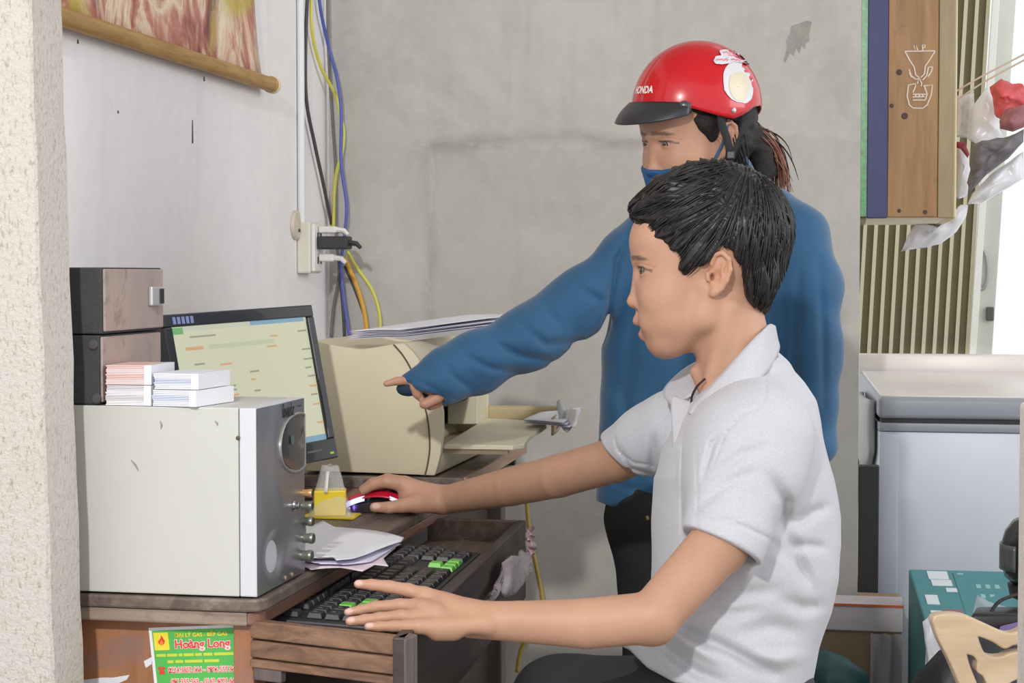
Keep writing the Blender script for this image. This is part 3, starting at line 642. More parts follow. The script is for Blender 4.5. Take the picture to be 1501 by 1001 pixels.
# =============== yellow block in a clear bag ===============
yb = thing('gift_bag', 'clear plastic bag with a yellow block inside standing on the desk by the mouse', 'bag', (-.855, 2.85, ZD+.0008))
cx_, cy_ = -.853, 2.83
M = rotz(.25, (cx_, cy_, 0))
m_yel = mat('yellow_card', lin(232, 206, 40), .4, var=.06)
MB().box((cx_-.026, cy_-.022, ZD+.004), (cx_+.026, cy_+.022, ZD+.046), .002, M).build('block', m_yel, yb)
MB().hexa([(cx_-.047, cy_-.034, ZD+.001), (cx_+.049, cy_-.034, ZD+.001), (cx_+.045, cy_+.03, ZD+.001), (cx_-.04, cy_+.03, ZD+.001), (cx_-.045, cy_-.034, ZD+.0036), (cx_+.047, cy_-.034, ZD+.0036), (cx_+.043, cy_+.03, ZD+.0036), (cx_-.038, cy_+.03, ZD+.0036)]).build('base_card', m_yel, yb)
def bagf(i, j):
    a = 2*math.pi*i; s = 1-.62*j; q = 1/max(abs(math.cos(a)), abs(math.sin(a)))**.8
    return (cx_+.036*s*q*math.cos(a+.25)+.001*math.sin(a*7+j*9), cy_+.028*s*q*math.sin(a+.25), ZD+.004+.082*j+.002*math.sin(a*5)*j)
m_film = mat('clear_film', lin(236, 238, 240), .06, alpha=.26, spec=.8)
MB().grid(bagf, 36, 10).build('bag_film', m_film, yb, True, 180)
MB().grid(lambda i, j: (cx_+.006*i-.002, cy_-.030+.012*j, ZD+.044+.034*j), 2, 4).build('glint_fold', mat('film_fold', lin(244, 244, 244), .1, alpha=.75), yb, True, 180, thick=.0004)
# =============== loose papers by the amplifier ===============
def sh_px(pts, z, lb, m, seed, curl=.0016, name='paper'):
    P = [onZ(u, v, z) for u, v in pts]; c = sum(P)/len(P)
    b = bmesh.new(); vs = [b.verts.new(Vector(map(float, p))) for p in P]; b.faces.new(vs); bmesh.ops.triangulate(b, faces=b.faces[:])
    bmesh.ops.subdivide_edges(b, edges=b.edges[:], cuts=3, use_grid_fill=True)
    for v in b.verts: v.co.z += curl*(1+math.sin(2+v.co.x*40+v.co.y*23))
    mb = MB().bm(b); b.free(); o = mb.build(name, m, None, True, 180, base=tuple(c), thick=.0007); return tag(o, lb, 'paper', 'loose papers beside the amplifier')
L1 = [(440, 768), (458, 770), (473, 764), (490, 773), (520, 777), (550, 781), (572, 785), (592, 790), (588, 797), (550, 808), (516, 820), (493, 824), (488, 819), (440, 822)]
sh_px([(430, 825), (456, 838), (500, 834), (531, 838), (549, 828), (569, 831), (562, 820), (580, 806), (520, 800), (440, 806)], .7515, 'lowest pinkish white sheet poking out under the loose papers by the amplifier', m_pk, 1)
sh_px([(430, 822), (470, 830), (506, 829), (544, 823), (566, 812), (588, 800), (540, 796), (440, 806)], .7555, 'lilac sheet in the loose papers beside the amplifier knobs', m_wp2, 2)
sh_px([(430, 818), (468, 822), (515, 818), (552, 806), (591, 793), (540, 790), (440, 800)], .7595, 'pink edged sheet second from the top beside the amplifier knobs', m_pk, 3)
sh_px(L1, .7635, 'topmost white sheet of the loose papers beside the amplifier knobs', m_wp, 4)
pkp = [onZ(u, v, .6875) for u, v in ((640, 786), (655, 782), (672, 781), (690, 785), (705, 787), (720, 780), (735, 774))]
b = MB()
def ribbon(i, j):
    k = min(5, int(i*6)); t_ = i*6-k; p = pkp[k]*(1-t_)+pkp[k+1]*t_
    return (p[0]+.01*j, p[1]+.030*j*(1-.4*i), p[2]+.004+.010*j*(.6+.4*math.sin(i*14)))
b.grid(ribbon, 24, 5); tag(b.build('paper_strip', mat('pink_strip', lin(226, 190, 204), .5, var=.1, scale=30), None, True, 180, base=tuple(pkp[3]), thick=.0008), 'crumpled pink paper strip at the far end of the keyboard tray', 'paper')
# crumpled clear sachet hanging on the tray side, the pink scrap above it
def pouch(name, lb, cat_, pts, wid, m, x0, seed):
    r_ = random.Random(seed); P = [onX(u, v, x0) for u, v in pts]; n_ = len(P)-1
    def fn(i, j):
        k = min(n_-1, int(j*n_)); t_ = j*n_-k; p = P[k]*(1-t_)+P[k+1]*t_; w_ = wid[k]*(1-t_)+wid[k+1]*t_
        a = 2*math.pi*i; d = P[-1]-P[0]; d = d/np.linalg.norm(d); nrm = np.array((0, -d[2], d[1]))
        return p+nrm*(math.cos(a)*w_)+np.array((math.sin(a)*w_*.32+.004*math.sin(j*21+i*12), 0, .003*math.sin(j*33+i*19)))
    return tag(MB().grid(fn, 20, 18).build(name, m, None, True, 180, base=tuple(P[0])), lb, cat_)
m_sach = mat('grey_sachet', lin(160, 148, 150), .2, alpha=.8, var=.15, scale=50, spec=.8)
pouch('sachet', 'crumpled clear plastic sachet stuck to the outer side of the keyboard tray', 'sachet', [(716, 878), (726, 868), (732, 860), (738, 850), (752, 842), (768, 830), (776, 826)], [.004, .006, .008, .028, .030, .026, .012], m_sach, -.528, 1)
pouch('sachet', 'pale pink scrap of film hanging at the far corner of the keyboard tray', 'film', [(776, 776), (777, 790), (779, 806), (777, 818)], [.012, .014, .018, .008], mat('pink_film', lin(206, 176, 182), .3, alpha=.8), -.535, 2)
cable('cable', 'yellow brown cable hanging on the back wall below the desk', mat('brown_yellow_cable', lin(178, 148, 76), .5), [(770, 700), (776, 780), (787, 835), (795, 880), (790, 915), (766, 946), (758, 985)], .0055, .03)
# =============== sticker on the desk end panel ===============
ye_ = DY+.035
st = thing('poster', 'green advertising sticker with yellow and red lettering on the orange desk panel', 'sticker', onY(290, 960, ye_))
q = [onY(218, 920, ye_), onY(345, 915, ye_), onY(362, 1045, ye_), onY(231, 1045, ye_)]
def sp(a, c, e): return np.array((q[0]*(1-a)*(1-c)+q[1]*a*(1-c)+q[2]*a*c+q[3]*(1-a)*c))+np.array((0, -e, 0))
def sq(a0, a1, c0, c1, e, m, name): return MB().hexa([sp(a0, c1, e-.0004), sp(a1, c1, e-.0004), sp(a1, c0, e-.0004), sp(a0, c0, e-.0004), sp(a0, c1, e), sp(a1, c1, e), sp(a1, c0, e), sp(a0, c0, e)]).build(name, m, st)
m_sw = mat('sticker_white', lin(238, 236, 240), .4); m_sg = mat('sticker_green', lin(86, 184, 84), .4); m_sy = mat('sticker_yellow', lin(240, 222, 62), .4); m_sr = mat('sticker_red', lin(232, 64, 52), .4); m_spk = mat('sticker_pale', lin(250, 226, 226), .4)
sq(0, 1, 0, 1, .0008, m_sw, 'sheet'); sq(.035, .975, .035, 1, .0012, m_sg, 'green_field'); sq(.05, .22, .06, .265, .0016, m_sy, 'emblem_panel')
fr = lambda a, c, e=.0018: frame(sp(a, c, e), sp(a+.1, c, 0)-sp(a, c, 0), (0, 0, 1))
text_obj('lettering', 'ĐẠI LÝ GAS - BẾP GAS', .0068, fr(.60, .10), m_sy, st, bold=.00018, sx=1.05)
text_obj('lettering', 'Hoàng Long', .0152, fr(.60, .205, .0017), m_spk, st, bold=.0010)
text_obj('lettering', 'Hoàng Long', .0152, fr(.60, .205, .0022), m_sr, st, bold=.0003)
for c0, spans in ((.325, ((.06, .17), (.185, .30), (.315, .36), (.375, .49), (.505, .58), (.60, .70), (.72, .94))), (.40, ((.18, .25), (.27, .36), (.38, .58), (.60, .77)))):
    for a0, a1 in spans: sq(a0, a1, c0-.016, c0+.016, .0016, mat('sticker_smallprint', lin(206, 214, 70), .4), 'small_print')
for cc_, s_ in ((.50, '☎:0224.3852.064 - 0906.557.848'), (.635, '091.355.363 - 0162.4022.661')):
    s_ = s_.replace('☎:', '')
    text_obj('lettering', s_, .0098, fr(.575, cc_, .0017), m_spk, st, bold=.0008, sx=.78)
    text_obj('lettering', s_, .0098, fr(.575, cc_, .0022), m_sr, st, bold=0, sx=.78)
text_obj('lettering', ':', .0100, fr(.20, .50, .0017), m_spk, st, bold=.0008)
# flame emblem and telephone
fl_ = [(0, -.5), (.3, -.35), (.42, -.05), (.2, .3), (.05, .55), (0, .3), (-.15, .1), (-.38, -.1), (-.3, -.36)]
MB().prism([sp(.135+x*.10, .15-y*.115, .0017) for x, y in fl_], (0, -.0005, 0)).build('flame', m_sr, st)
MB().prism([sp(.135+x*.055, .175-y*.06, .0023) for x, y in fl_], (0, -.0004, 0)).build('flame', mat('flame_orange', lin(244, 150, 40), .4), st)
ph_ = [(-.5, .2), (-.4, .42), (.4, .42), (.5, .2), (.3, .15), (.3, .28), (-.3, .28), (-.3, .15)]
MB().prism([sp(.105+x*.085, .50-y*.10, .0017) for x, y in ph_], (0, -.0005, 0)).build('telephone_mark', m_sr, st)
MB().prism([sp(.105+x*.085, .50-y*.10, .0017) for x, y in [(-.38, -.42), (.38, -.42), (.26, .18), (-.26, .18)]], (0, -.0005, 0)).build('telephone_mark', m_sr, st)
# torn scraps of old labels
m_scr2 = mat('torn_label', lin(226, 224, 230), .7)
for lb, pts in (('torn white label remnant on the orange desk panel, lower left', [(105, 1003), (118, 997), (150, 993), (166, 993), (190, 989), (186, 996), (168, 1004)]), ('small torn white tab at the left edge of the green sticker', [(211, 969), (222, 963), (224, 972), (214, 979)])):
    tag(MB().prism([onY(u, v, ye_-.0003) for u, v in pts], (0, -.0005, 0)).build('label_scrap', m_scr2, None, base=tuple(onY(*pts[0], ye_))), lb, 'paper')
# =============== chest freezer beyond the wall end ===============
fo = np.array((.064, 4.34)); fa = math.radians(4.2)
fx = np.array((math.cos(fa), math.sin(fa)*.0+.012)); fx = np.array((math.cos(.012), math.sin(.012))); fy = np.array((-math.sin(fa), math.cos(fa)))
def fp(a, c, z): p = fo+fx*a+fy*c; return (p[0], p[1], z)
FZ = thing('chest_freezer', 'white chest freezer with a grey rounded lid beyond the end of the back wall', 'freezer', (fo[0]+.5, fo[1]+.3, 0))
m_fw = mat('freezer_enamel', lin(206, 210, 222), .35, var=.02); m_fg = mat('freezer_grey', lin(150, 153, 162), .4); m_ft = mat('freezer_lid_top', lin(226, 218, 214), .3); m_gap = mat('gasket', lin(52, 52, 54), .7)
WF, DF = 1.15, .62
def fbox(a0, a1, c0, c1, z0, z1, name, m, bev=.004, seg=2, dz=0): return MB().hexa([fp(a0, c0, z0), fp(a1, c0, z0), fp(a1, c1, z0), fp(a0, c1, z0), fp(a0, c0, z1), fp(a1, c0, z1), fp(a1, c1, z1+dz), fp(a0, c1, z1+dz)], bev, seg).build(name, m, FZ, True, 40)
fbox(.0, WF, .01, DF, .04, .775, 'body', m_fw); fbox(-.001, WF, .006, DF, .776, .796, 'top_rim', m_fg, .002)
fbox(.004, WF, .012, DF-.01, .7965, .806, 'gasket', m_gap, 0)
fbox(-.004, WF, 0, DF-.02, .8065, .858, 'lid', m_fg, .012, 4, .028); fbox(.004, WF, .014, DF-.03, .8575, .8625, 'lid_top', m_ft, .002, 2, .027)
fbox(-.004, WF, DF-.015, DF+.03, .80, .935, 'hinge_rail', m_ft, .006)
fbox(.0, .044, .004, .0095, .05, .77, 'corner_post', mat('freezer_corner', lin(190, 194, 206), .4), .002)
b = MB()
for c in (.03, DF-.03):
    for a_ in (.03, WF-.03): MB().lathe([(.02, 0), (.02, .035), (.026, .04)], fp(a_, c, 0), (0, 0, 1), 10).build('foot', m_gap, FZ)
hp = thing('grey_pad', 'rounded grey plastic pad hanging on the left side of the freezer', 'pad', fp(-.02, .25, .68))
def padf(i, j):
    c = .06+.34*i; z = .845-.19*j*(1-.35*(2*i-1)**2)
    return fp(-.012-.02*math.sin(math.pi*i)**.6*math.sin(math.pi*min(1, .12+j*.88))**.5, c, z)
MB().grid(padf, 14, 12).build('pad', mat('pad_grey', lin(176, 180, 178), .5), hp, True, 180, thick=.012)
bd = thing('gap_shade_panel', 'tall black panel added as the shade between the wall end and the freezer', 'board', (.035, 4.30, 0))
MB().box((.0145, 4.262, .0), (.0625, 4.30, .70), .003).build('board', mat('gap_shade_black', lin(52, 50, 50), .7), bd)  # added dark panel, stands in for the shade of the gap
# =============== folding steel gate ===============
m_slat = mat('olive_slat', lin(150, 142, 108), .5, .1, var=.05); m_rib = mat('cream_rib', lin(216, 208, 178), .5)
yG = 5.9
gate = thing('folding_gate', 'olive folding steel gate of narrow upright slats behind the freezer', 'gate', (.2, yG, 0))
lean = .055
nsl = 14
xg0, xg1 = onY(1199, 500, yG)[0], onY(1421, 500, yG)[0]
for k in range(nsl):
    x0 = xg0+(xg1-xg0)*k/nsl; x1 = xg0+(xg1-xg0)*(k+1)/nsl; wq = x1-x0
    def hx(a0, a1, c0, c1): 
        t_ = lambda a, z: a+(z-.95)*lean*.9
        return MB().hexa([(t_(a0, .01), c0, .01), (t_(a1, .01), c0, .01), (t_(a1, .01), c1, .01), (t_(a0, .01), c1, .01), (t_(a0, 2.7), c0, 2.7), (t_(a1, 2.7), c0, 2.7), (t_(a1, 2.7), c1, 2.7), (t_(a0, 2.7), c1, 2.7)])
    hx(x0, x0+wq*.66, yG, yG+.004).build('slat', m_slat, gate)
    hx(x0+wq*.66, x1, yG-.022, yG-.018).build('rib', m_rib, gate)
    hx(x0+wq*.66, x0+wq*.72, yG-.018, yG).build('fold', m_slat, gate)
leaf = thing('door_leaf', 'pale green grey steel door leaf with an oval pull beside the folding gate', 'door', (xg1+.05, yG, 0))
tl_ = lambda a, z: a+(z-.95)*lean
def slab(a0, a1, c0, c1, name, m, z0=.01, z1=2.7): return MB().hexa([(tl_(a0, z0), c0, z0), (tl_(a1, z0), c0, z0), (tl_(a1, z0), c1, z0), (tl_(a0, z0), c1, z0), (tl_(a0, z1), c0, z1), (tl_(a1, z1), c0, z1), (tl_(a1, z1), c1, z1), (tl_(a0, z1), c1, z1)], .002).build(name, m, leaf)
xl0, xl1, xl2 = onY(1421, 500, yG)[0], onY(1431, 500, yG)[0], onY(1455, 500, yG)[0]
slab(xl0, xl1, yG-.05, yG+.0, 'edge_bar', mat('white_bar', lin(250, 248, 240), .4)); slab(xl1, xl2, yG-.02, yG+.0, 'panel', mat('leaf_green_grey', lin(214, 218, 206), .5, var=.03))
ph0 = onY(1440, 396, yG-.03)
b = MB().tube([ph0+np.array((.016*math.sin(a), 0, .062*math.cos(a))) for a in np.linspace(0, 2*math.pi, 25)], .005, 8); b.build('pull', mat('pull_grey', lin(168, 170, 168), .4, .3), leaf, True)
pk0 = onY(1452, 460, yG-.03); MB().box(pk0-np.array((.014, .01, .022)), pk0+np.array((.010, .012, .022)), .004).build('lock', mat('lock_dark', lin(92, 92, 84), .5), leaf)
# =============== wooden wall cabinet hung on the wall end ===============
yC0, yC1 = 4.152, 4.76
cab = thing('wall_cabinet', 'wooden cabinet with a dark blue stile hung high on the end of the back wall', 'cabinet', (.12, 4.45, 1.27))
Xc = lambda u: onY(u, 200, yC0)[0]
zc0, zc1 = 1.281, 2.45
m_cw = wood('cabinet_pine', lin(134, 96, 58), lin(174, 132, 86), 2, .9, .5, (lin(128, 90, 54), .66)); m_cw2 = wood('cabinet_stile', lin(142, 124, 92), lin(166, 148, 112), 2, 1.2, .5)
m_blue = mat('blue_paint', lin(52, 56, 104), .5, var=.12, scale=30); m_gst = mat('green_glitter', lin(80, 150, 90), .3, var=.4, scale=60)
xa, xb_, xc_, xd, xe = max(.0133, Xc(1262)), Xc(1271), Xc(1301), Xc(1375), Xc(1399)
def cbx(x0, x1, y0, y1, z0, z1, n, m, bev=.002): return MB().box((x0, y0, z0), (x1, y1, z1), bev).build(n, m, cab)
cbx(xa, xb_, yC0-.001, yC0+.02, zc0+.004, zc1, 'glitter_strip', m_gst, 0); cbx(xb_+.0003, xc_, yC0-.004, yC0+.02, zc0, zc1, 'blue_stile', m_blue)
cbx(xc_+.0004, xd, yC0, yC0+.02, zc0+.002, zc1, 'front_board', m_cw); cbx(xd+.0005, xe, yC0-.002, yC0+.02, zc0, zc1, 'right_stile', m_cw2)
cbx(xa, xa+.012, yC0+.021, yC1, zc0, zc1, 'side_board', m_cw2); cbx(xe-.012, xe+.006, yC0+.0205, yC1, zc0, zc1, 'side_board', wood('pale_pine', lin(206, 186, 146), lin(226, 208, 172), 2, 1, .5)); cbx(xa+.0125, xe-.0125, yC0+.021, yC1, zc0+.001, zc0+.018, 'bottom_board', mat('cream_board', lin(232, 220, 196), .6)); cbx(xa+.0125, xe-.0125, yC0+.021, yC1, zc1-.02, zc1, 'top_board', m_cw2); cbx(xa+.0125, xe-.0125, yC1-.012, yC1, zc0+.0185, zc1-.021, 'back_board', m_cw2)
# chalk drawing on the board: two letters over a funnel, two curls and a pail
m_ch = mat('white_marker', lin(226, 214, 202), .7)
def px_line(pts, r=.0016):
    MB().tube([onY(u, v, yC0-.0004) for u, v in pts], r, 5).build('drawing_line', m_ch, cab)
o_ = (1290, 50); zf = 924/120
Q = lambda *p: [(o_[0]+x/zf, o_[1]+y/zf) for x, y in p]
for ln in (Q((280, 195), (620, 190)), Q((280, 195), (330, 290), (385, 375), (400, 460), (440, 490)), Q((620, 195), (560, 290), (510, 360), (500, 450), (460, 490)), Q((380, 130), (395, 180), (410, 130), (422, 182)), Q((480, 185), (478, 120), (505, 120), (505, 150), (480, 155)), Q((325, 400), (350, 470), (400, 510), (440, 505)), Q((330, 440), (360, 490)), Q((590, 370), (545, 375), (525, 470), (480, 520)), Q((590, 370), (580, 420), (540, 480)), Q((400, 590), (400, 560), (320, 575), (305, 700), (330, 800), (370, 835), (480, 838), (530, 800), (575, 690), (590, 575), (490, 585)), Q((420, 560), (440, 490), (470, 560), (465, 590)), Q((400, 590), (370, 660)), Q((500, 590), (530, 680), (510, 740)), Q((370, 680), (520, 680)), Q((365, 710), (505, 705)), Q((370, 745), (510, 745)), Q((400, 685), (400, 710)), Q((440, 685), (440, 710)), Q((480, 685), (480, 708))): px_line(ln)
for u, v, s in ((1318, 106, 1.2), (1307, 155, .9), (1326, 170, 1.3), (1318, 309, .8), (1356, 311, .9)):
    p = onY(u, v, yC0); MB().lathe([(.006*s, 0), (.004*s, .0008), (.001, .001)], p, (0, -1, 0), 10).build('knot', mat('wood_knot', lin(84, 66, 56), .8), cab)
# =============== plastic bags of goods hanging on a wire ===============
wr = thing('hanging_wire', 'pair of thin wires strung from the cabinet to the right, holding the bags', 'wire', onY(1404, 130, 4.5))
wz = []
for dv in (0, 14):
    MB().tube([onY(1398, 136+dv, 4.5), onY(1450, 106+dv*.7, 4.5), onY(1560, 50+dv*.5, 4.5), onY(1700, -20, 4.5)], .0022, 6, smooth=4).build('strand', mat('wire_tan', lin(196, 176, 160), .5), wr, True)
def nz(p, s, seed):
    return math.sin(p[0]*s*1.7+seed)*math.cos(p[1]*s*1.3+seed*2.1)+.6*math.sin(p[2]*s*2.1+p[0]*s+seed*3)+.4*math.sin((p[0]-p[2])*s*3.7+seed)
def crumple(name, lb, cat_, outline, y, thick, m, seed, amp=.006, grp='bags hanging on the wire', parts=()):
    """a bag: outline in the plane y, swollen to a lens and creased"""
    P = [onY(u, v, y) for u, v in outline]; c = sum(P)/len(P); n = len(P); R_ = 8
    V = []; Fc = []
    for sgn in (-1, 1):
        for k in range(1, R_+1):
            s = k/R_
            for p in P:
                e = c+(p-c)*s; e = e+np.array((0, sgn*thick*math.sqrt(max(0, 1-s*s)), 0))
                d = amp*nz(e, 60, seed)*(1-.5*s); V.append((e[0]+d*.4, e[1]+d, e[2]+d*.5))
        V.append((c[0], c[1]+sgn*thick, c[2]))
    half = R_*n+1
    for h in range(2):
        o = h*half
        for k in range(R_-1):
            for i in range(n):
                q_ = (o+k*n+i, o+k*n+(i+1) % n, o+(k+1)*n+(i+1) % n, o+(k+1)*n+i); Fc.append(q_ if h == 0 else q_[::-1])
        for i in range(n):
            q_ = (o+half-1, o+(i+1) % n, o+i); Fc.append(q_[::-1] if h else q_)
    for i in range(n):
        a = (R_-1)*n+i; b_ = (R_-1)*n+(i+1) % n; Fc.append((a, b_, half+b_, half+a))
    o = MB().add(V, Fc).build(name, m, None, True, 180, base=(c[0], c[1], P[0][2])); return tag(o, lb, cat_, grp)
m_cb1 = mat('clear_bag', lin(240, 238, 240), .15, alpha=.55, spec=.7); m_cb2 = mat('white_bag', lin(232, 232, 238), .25, alpha=.88)
m_mar = mat('maroon_goods', lin(150, 96, 102), .6, var=.3, scale=40); m_rd = mat('red_goods', lin(204, 84, 88), .55, var=.25, scale=50); m_bd = mat('dark_goods', lin(104, 98, 104), .5, var=.4, scale=34)
def dens(pl, k=3):
    out = []
    for i in range(len(pl)):
        for j in range(k):
            t_ = j/k; a, b_ = pl[i], pl[(i+1) % len(pl)]; out.append((a[0]*(1-t_)+b_[0]*t_, a[1]*(1-t_)+b_[1]*t_))
    return out
crumple('plastic_bag', 'clear bag of small grey goods hanging on the wire next to the cabinet', 'bag', dens([(1402, 140), (1428, 136), (1430, 190), (1424, 205), (1402, 200)]), 4.62, .03, m_cb1, 1)
crumple('plastic_bag', 'cloudy white bag hanging on the wire left of the red bag', 'bag', dens([(1424, 158), (1446, 128), (1462, 150), (1466, 190), (1474, 204), (1440, 214), (1420, 206)]), 4.58, .03, m_cb2, 2)
crumple('plastic_bag', 'bag of red knotted goods hanging on the wire at the right edge', 'bag', dens([(1452, 126), (1466, 117), (1482, 122), (1500, 122), (1506, 150), (1496, 170), (1470, 178), (1460, 172), (1456, 150)]), 4.50, .04, m_rd, 3, .012)
crumple('plastic_bag', 'bag of dark maroon goods hanging below the red bag', 'bag', dens([(1474, 160), (1506, 152), (1510, 182), (1484, 194), (1466, 188), (1466, 176)]), 4.44, .03, m_mar, 4)
crumple('plastic_bag', 'long bag of dark brown and blue goods slung across below the white bag', 'bag', dens([(1424, 215), (1440, 205), (1470, 203), (1500, 190), (1500, 208), (1478, 232), (1446, 256), (1420, 284), (1417, 268), (1424, 240)]), 4.38, .03, m_bd, 5, .008)
crumple('plastic_bag', 'clear wrapping bunched under the long dark bag', 'bag', dens([(1424, 285), (1452, 256), (1480, 236), (1500, 222), (1500, 262), (1470, 280), (1440, 298), (1418, 300)]), 4.42, .03, m_cb2, 6)
crumple('plastic_bag', 'pale bag with a dark red top hanging beside the cabinet', 'bag', dens([(1400, 208), (1414, 210), (1420, 226), (1422, 250), (1418, 288), (1402, 292)]), 4.55, .03, m_cb2, 7)
crumple('plastic_bag', 'dark red bag top knotted above the pale bag beside the cabinet', 'bag', dens([(1401, 207), (1414, 208), (1421, 226), (1418, 232), (1408, 218), (1401, 216)]), 4.50, .012, mat('dark_red_goods', lin(140, 48, 62), .5), 8, .002)
crumple('plastic_bag', 'white bag tail trailing below the wooden cabinet', 'bag', dens([(1420, 300), (1416, 318), (1402, 340), (1378, 358), (1350, 364), (1322, 368), (1330, 346), (1340, 330), (1352, 326), (1376, 330), (1398, 318), (1408, 300)]), 4.70, .03, m_cb2, 9)
# =============== cartons, bags and the carved chair at lower right ===============
m_card = mat('brown_cardboard', lin(158, 132, 106), .8, var=.05); m_wtape = mat('white_flap', lin(206, 198, 200), .6, var=.04)
yK = 4.02
k0_, k1_ = onY(1192, 880, yK), onY(1322, 880, yK)
ct = thing('cardboard_carton', 'brown cardboard carton with a pale flap in front of the freezer', 'box', ((k0_[0]+k1_[0])/2, yK+.12, 0))
MB().box((k0_[0], yK, .0), (k1_[0], yK+.24, .40), .003).build('carton', m_card, ct)
MB().box((k0_[0]-.003, yK-.006, .355), (k1_[0]+.004, yK+.10, .417), .003).build('flap', m_wtape, ct)
MB().box((k0_[0]-.002, yK-.0085, .4115), (k1_[0]+.003, yK-.0062, .4168)).build('tape', mat('orange_tape', lin(206, 96, 60), .5), ct)
pb = onY(1276, 915, yK-.012); pe = onY(1322, 1001, yK-.012)
MB().grid(lambda i, j: (pb[0]+(pe[0]-pb[0])*i, yK-.014-.012*math.sin(i*7+j*3)**2-.004*math.sin(i*23), .354-.34*j), 14, 14).build('plastic_sheet', mat('milky_film', lin(190, 184, 190), .3, alpha=.8), ct, True, 180)
m_teal = mat('teal_print', lin(64, 132, 136), .5, var=.06)
tp = [at(1332, 834, 3.98), at(1560, 839, 3.98), at(1600, 962, 3.45), at(1368, 950, 3.45)]
tb_ = thing('teal_carton', 'teal printed carton with white labels standing before the freezer', 'box', (float(tp[0][0])+.15, 3.75, 0))
MB().hexa([(p[0], p[1], .002) for p in (tp[3], tp[2], tp[1], tp[0])]+[tp[3], tp[2], tp[1], tp[0]], .004).build('carton', m_teal, tb_)
def tq(a, c, e=.0015): p = tp[0]*(1-a)*(1-c)+tp[1]*a*(1-c)+tp[2]*a*c+tp[3]*(1-a)*c; n_ = np.cross(tp[3]-tp[0], tp[1]-tp[0]); n_ = n_/np.linalg.norm(n_); return p+n_*e
def tlab(a0, a1, c0, c1, m, n): MB().hexa([tq(a0, c1, .0004), tq(a1, c1, .0004), tq(a1, c0, .0004), tq(a0, c0, .0004), tq(a0, c1), tq(a1, c1), tq(a1, c0), tq(a0, c0)]).build(n, m, tb_)
m_tw = mat('label_white', lin(216, 222, 226), .5); m_trd = mat('label_red', lin(150, 96, 108), .5); m_tl = mat('teal_pale', lin(142, 186, 186), .5)
for a0, a1, c0, c1 in ((.11, .24, .03, .14), (.12, .25, .15, .23), (.20, .27, .26, .31), (.05, .13, .36, .48), (.055, .13, .56, .66), (.055, .14, .74, .83)): tlab(a0, a1, c0, c1, m_tw, 'label')
for a0, a1, c0, c1 in ((.145, .26, .54, .62), (.14, .27, .72, .79)): tlab(a0, a1, c0, c1, m_trd, 'label')
for k in range(9): tlab(.40+.06*(k % 3)+.01*(k//3), .43+.06*(k % 3)+.01*(k//3), .20+.13*(k//3), .25+.13*(k//3), m_tl, 'mark')
tlab(.275, .278, .05, .95, mat('teal_dark', lin(44, 104, 110), .5), 'panel_line'); tlab(.30, .34, .05, .07, m_tl, 'mark')
cl_ = crumple('tissue', 'crumpled pale blue tissue lying on the teal carton', 'tissue', dens([(1426, 898), (1432, 872), (1446, 882), (1478, 890), (1486, 900), (1450, 906)]), 3.60, .02, mat('pale_blue_tissue', lin(190, 212, 220), .6), 12, .004, None)
# dark helmet at the edge
hm = thing('dark_helmet', 'dark motorcycle helmet at the right edge above the teal carton', 'helmet', at(1508, 850, 3.45))
hc = at(1516, 800, 3.45)
MB().lathe([(.001, .062), (.02, .06), (.04, .05), (.055, .03), (.062, .005), (.062, -.03), (.056, -.06), (.04, -.075)], hc, (0, 0, 1), 28).build('shell', mat('smoke_black', lin(44, 44, 48), .25, coat=.4), hm, True, 180)
MB().grid(lambda i, j: (hc[0]-.064*math.cos(-.9+1.8*i), hc[1]-.064*math.sin(-.9+1.8*i)*1-.002, hc[2]-.045+.05*j), 14, 5).build('visor', mat('smoke_visor', lin(96, 96, 100), .15), hm, True, 180, thick=.004)
MB().lathe([(.05, -.0755), (.045, -.10), (.02, -.11)], hc, (0, 0, 1), 20).build('padding', m_blk, hm, True)
bk = thing('black_handbag', 'black handbag with a purple lining resting on the teal carton behind the carved chair', 'bag', at(1480, 925, 3.3))
MB().hexa([at(1418, 930, 3.25), at(1530, 945, 3.25), at(1530, 930, 3.42), at(1430, 918, 3.42), at(1424, 899, 3.25), at(1530, 899, 3.25), at(1530, 889, 3.42), at(1430, 889, 3.42)], .008).build('body', mat('black_leather', lin(44, 38, 42), .4), bk, True, 50)
MB().tube([at(1452, 898, 3.3), at(1462, 884, 3.3), at(1476, 876, 3.3), at(1500, 871, 3.3), at(1530, 880, 3.3)], .006, 8, smooth=4, flat=.5).build('handle', m_blk, bk, True)
MB().hexa([at(1462, 930, 3.24), at(1530, 915, 3.24), at(1530, 915, 3.249), at(1462, 930, 3.249), at(1466, 918, 3.24), at(1530, 902, 3.24), at(1530, 902, 3.249), at(1466, 918, 3.249)], .001).build('lining', mat('purple_lining', lin(120, 108, 158), .5), bk)
crumple('shopping_bag', 'dark teal printed bag on the floor by the brown carton', 'bag', dens([(1180, 1010), (1184, 962), (1206, 950), (1240, 962), (1272, 985), (1284, 1040), (1276, 1120), (1262, 1168), (1190, 1168), (1176, 1090)]), 3.86, .06, mat('teal_dark_bag', lin(48, 88, 92), .4, var=.2, scale=30), 13, .006, None)
crumple('shopping_bag', 'black bag on the floor behind the carved chair back', 'bag', dens([(1330, 1010), (1345, 985), (1375, 955), (1420, 930), (1460, 935), (1500, 950), (1520, 1080), (1516, 1250), (1500, 1378), (1350, 1378), (1322, 1230), (1322, 1090)]), 3.05, .06, mat('black_bag', lin(42, 40, 44), .5), 14, .006, None)
crumple('shopping_bag', 'white plastic wrap between the carton and the teal box', 'bag', dens([(1352, 912), (1366, 900), (1372, 930), (1378, 945), (1392, 1060), (1380, 1180), (1340, 1180), (1352, 1050), (1358, 940)]), 3.42, .02, m_cb2, 15, .003, None)
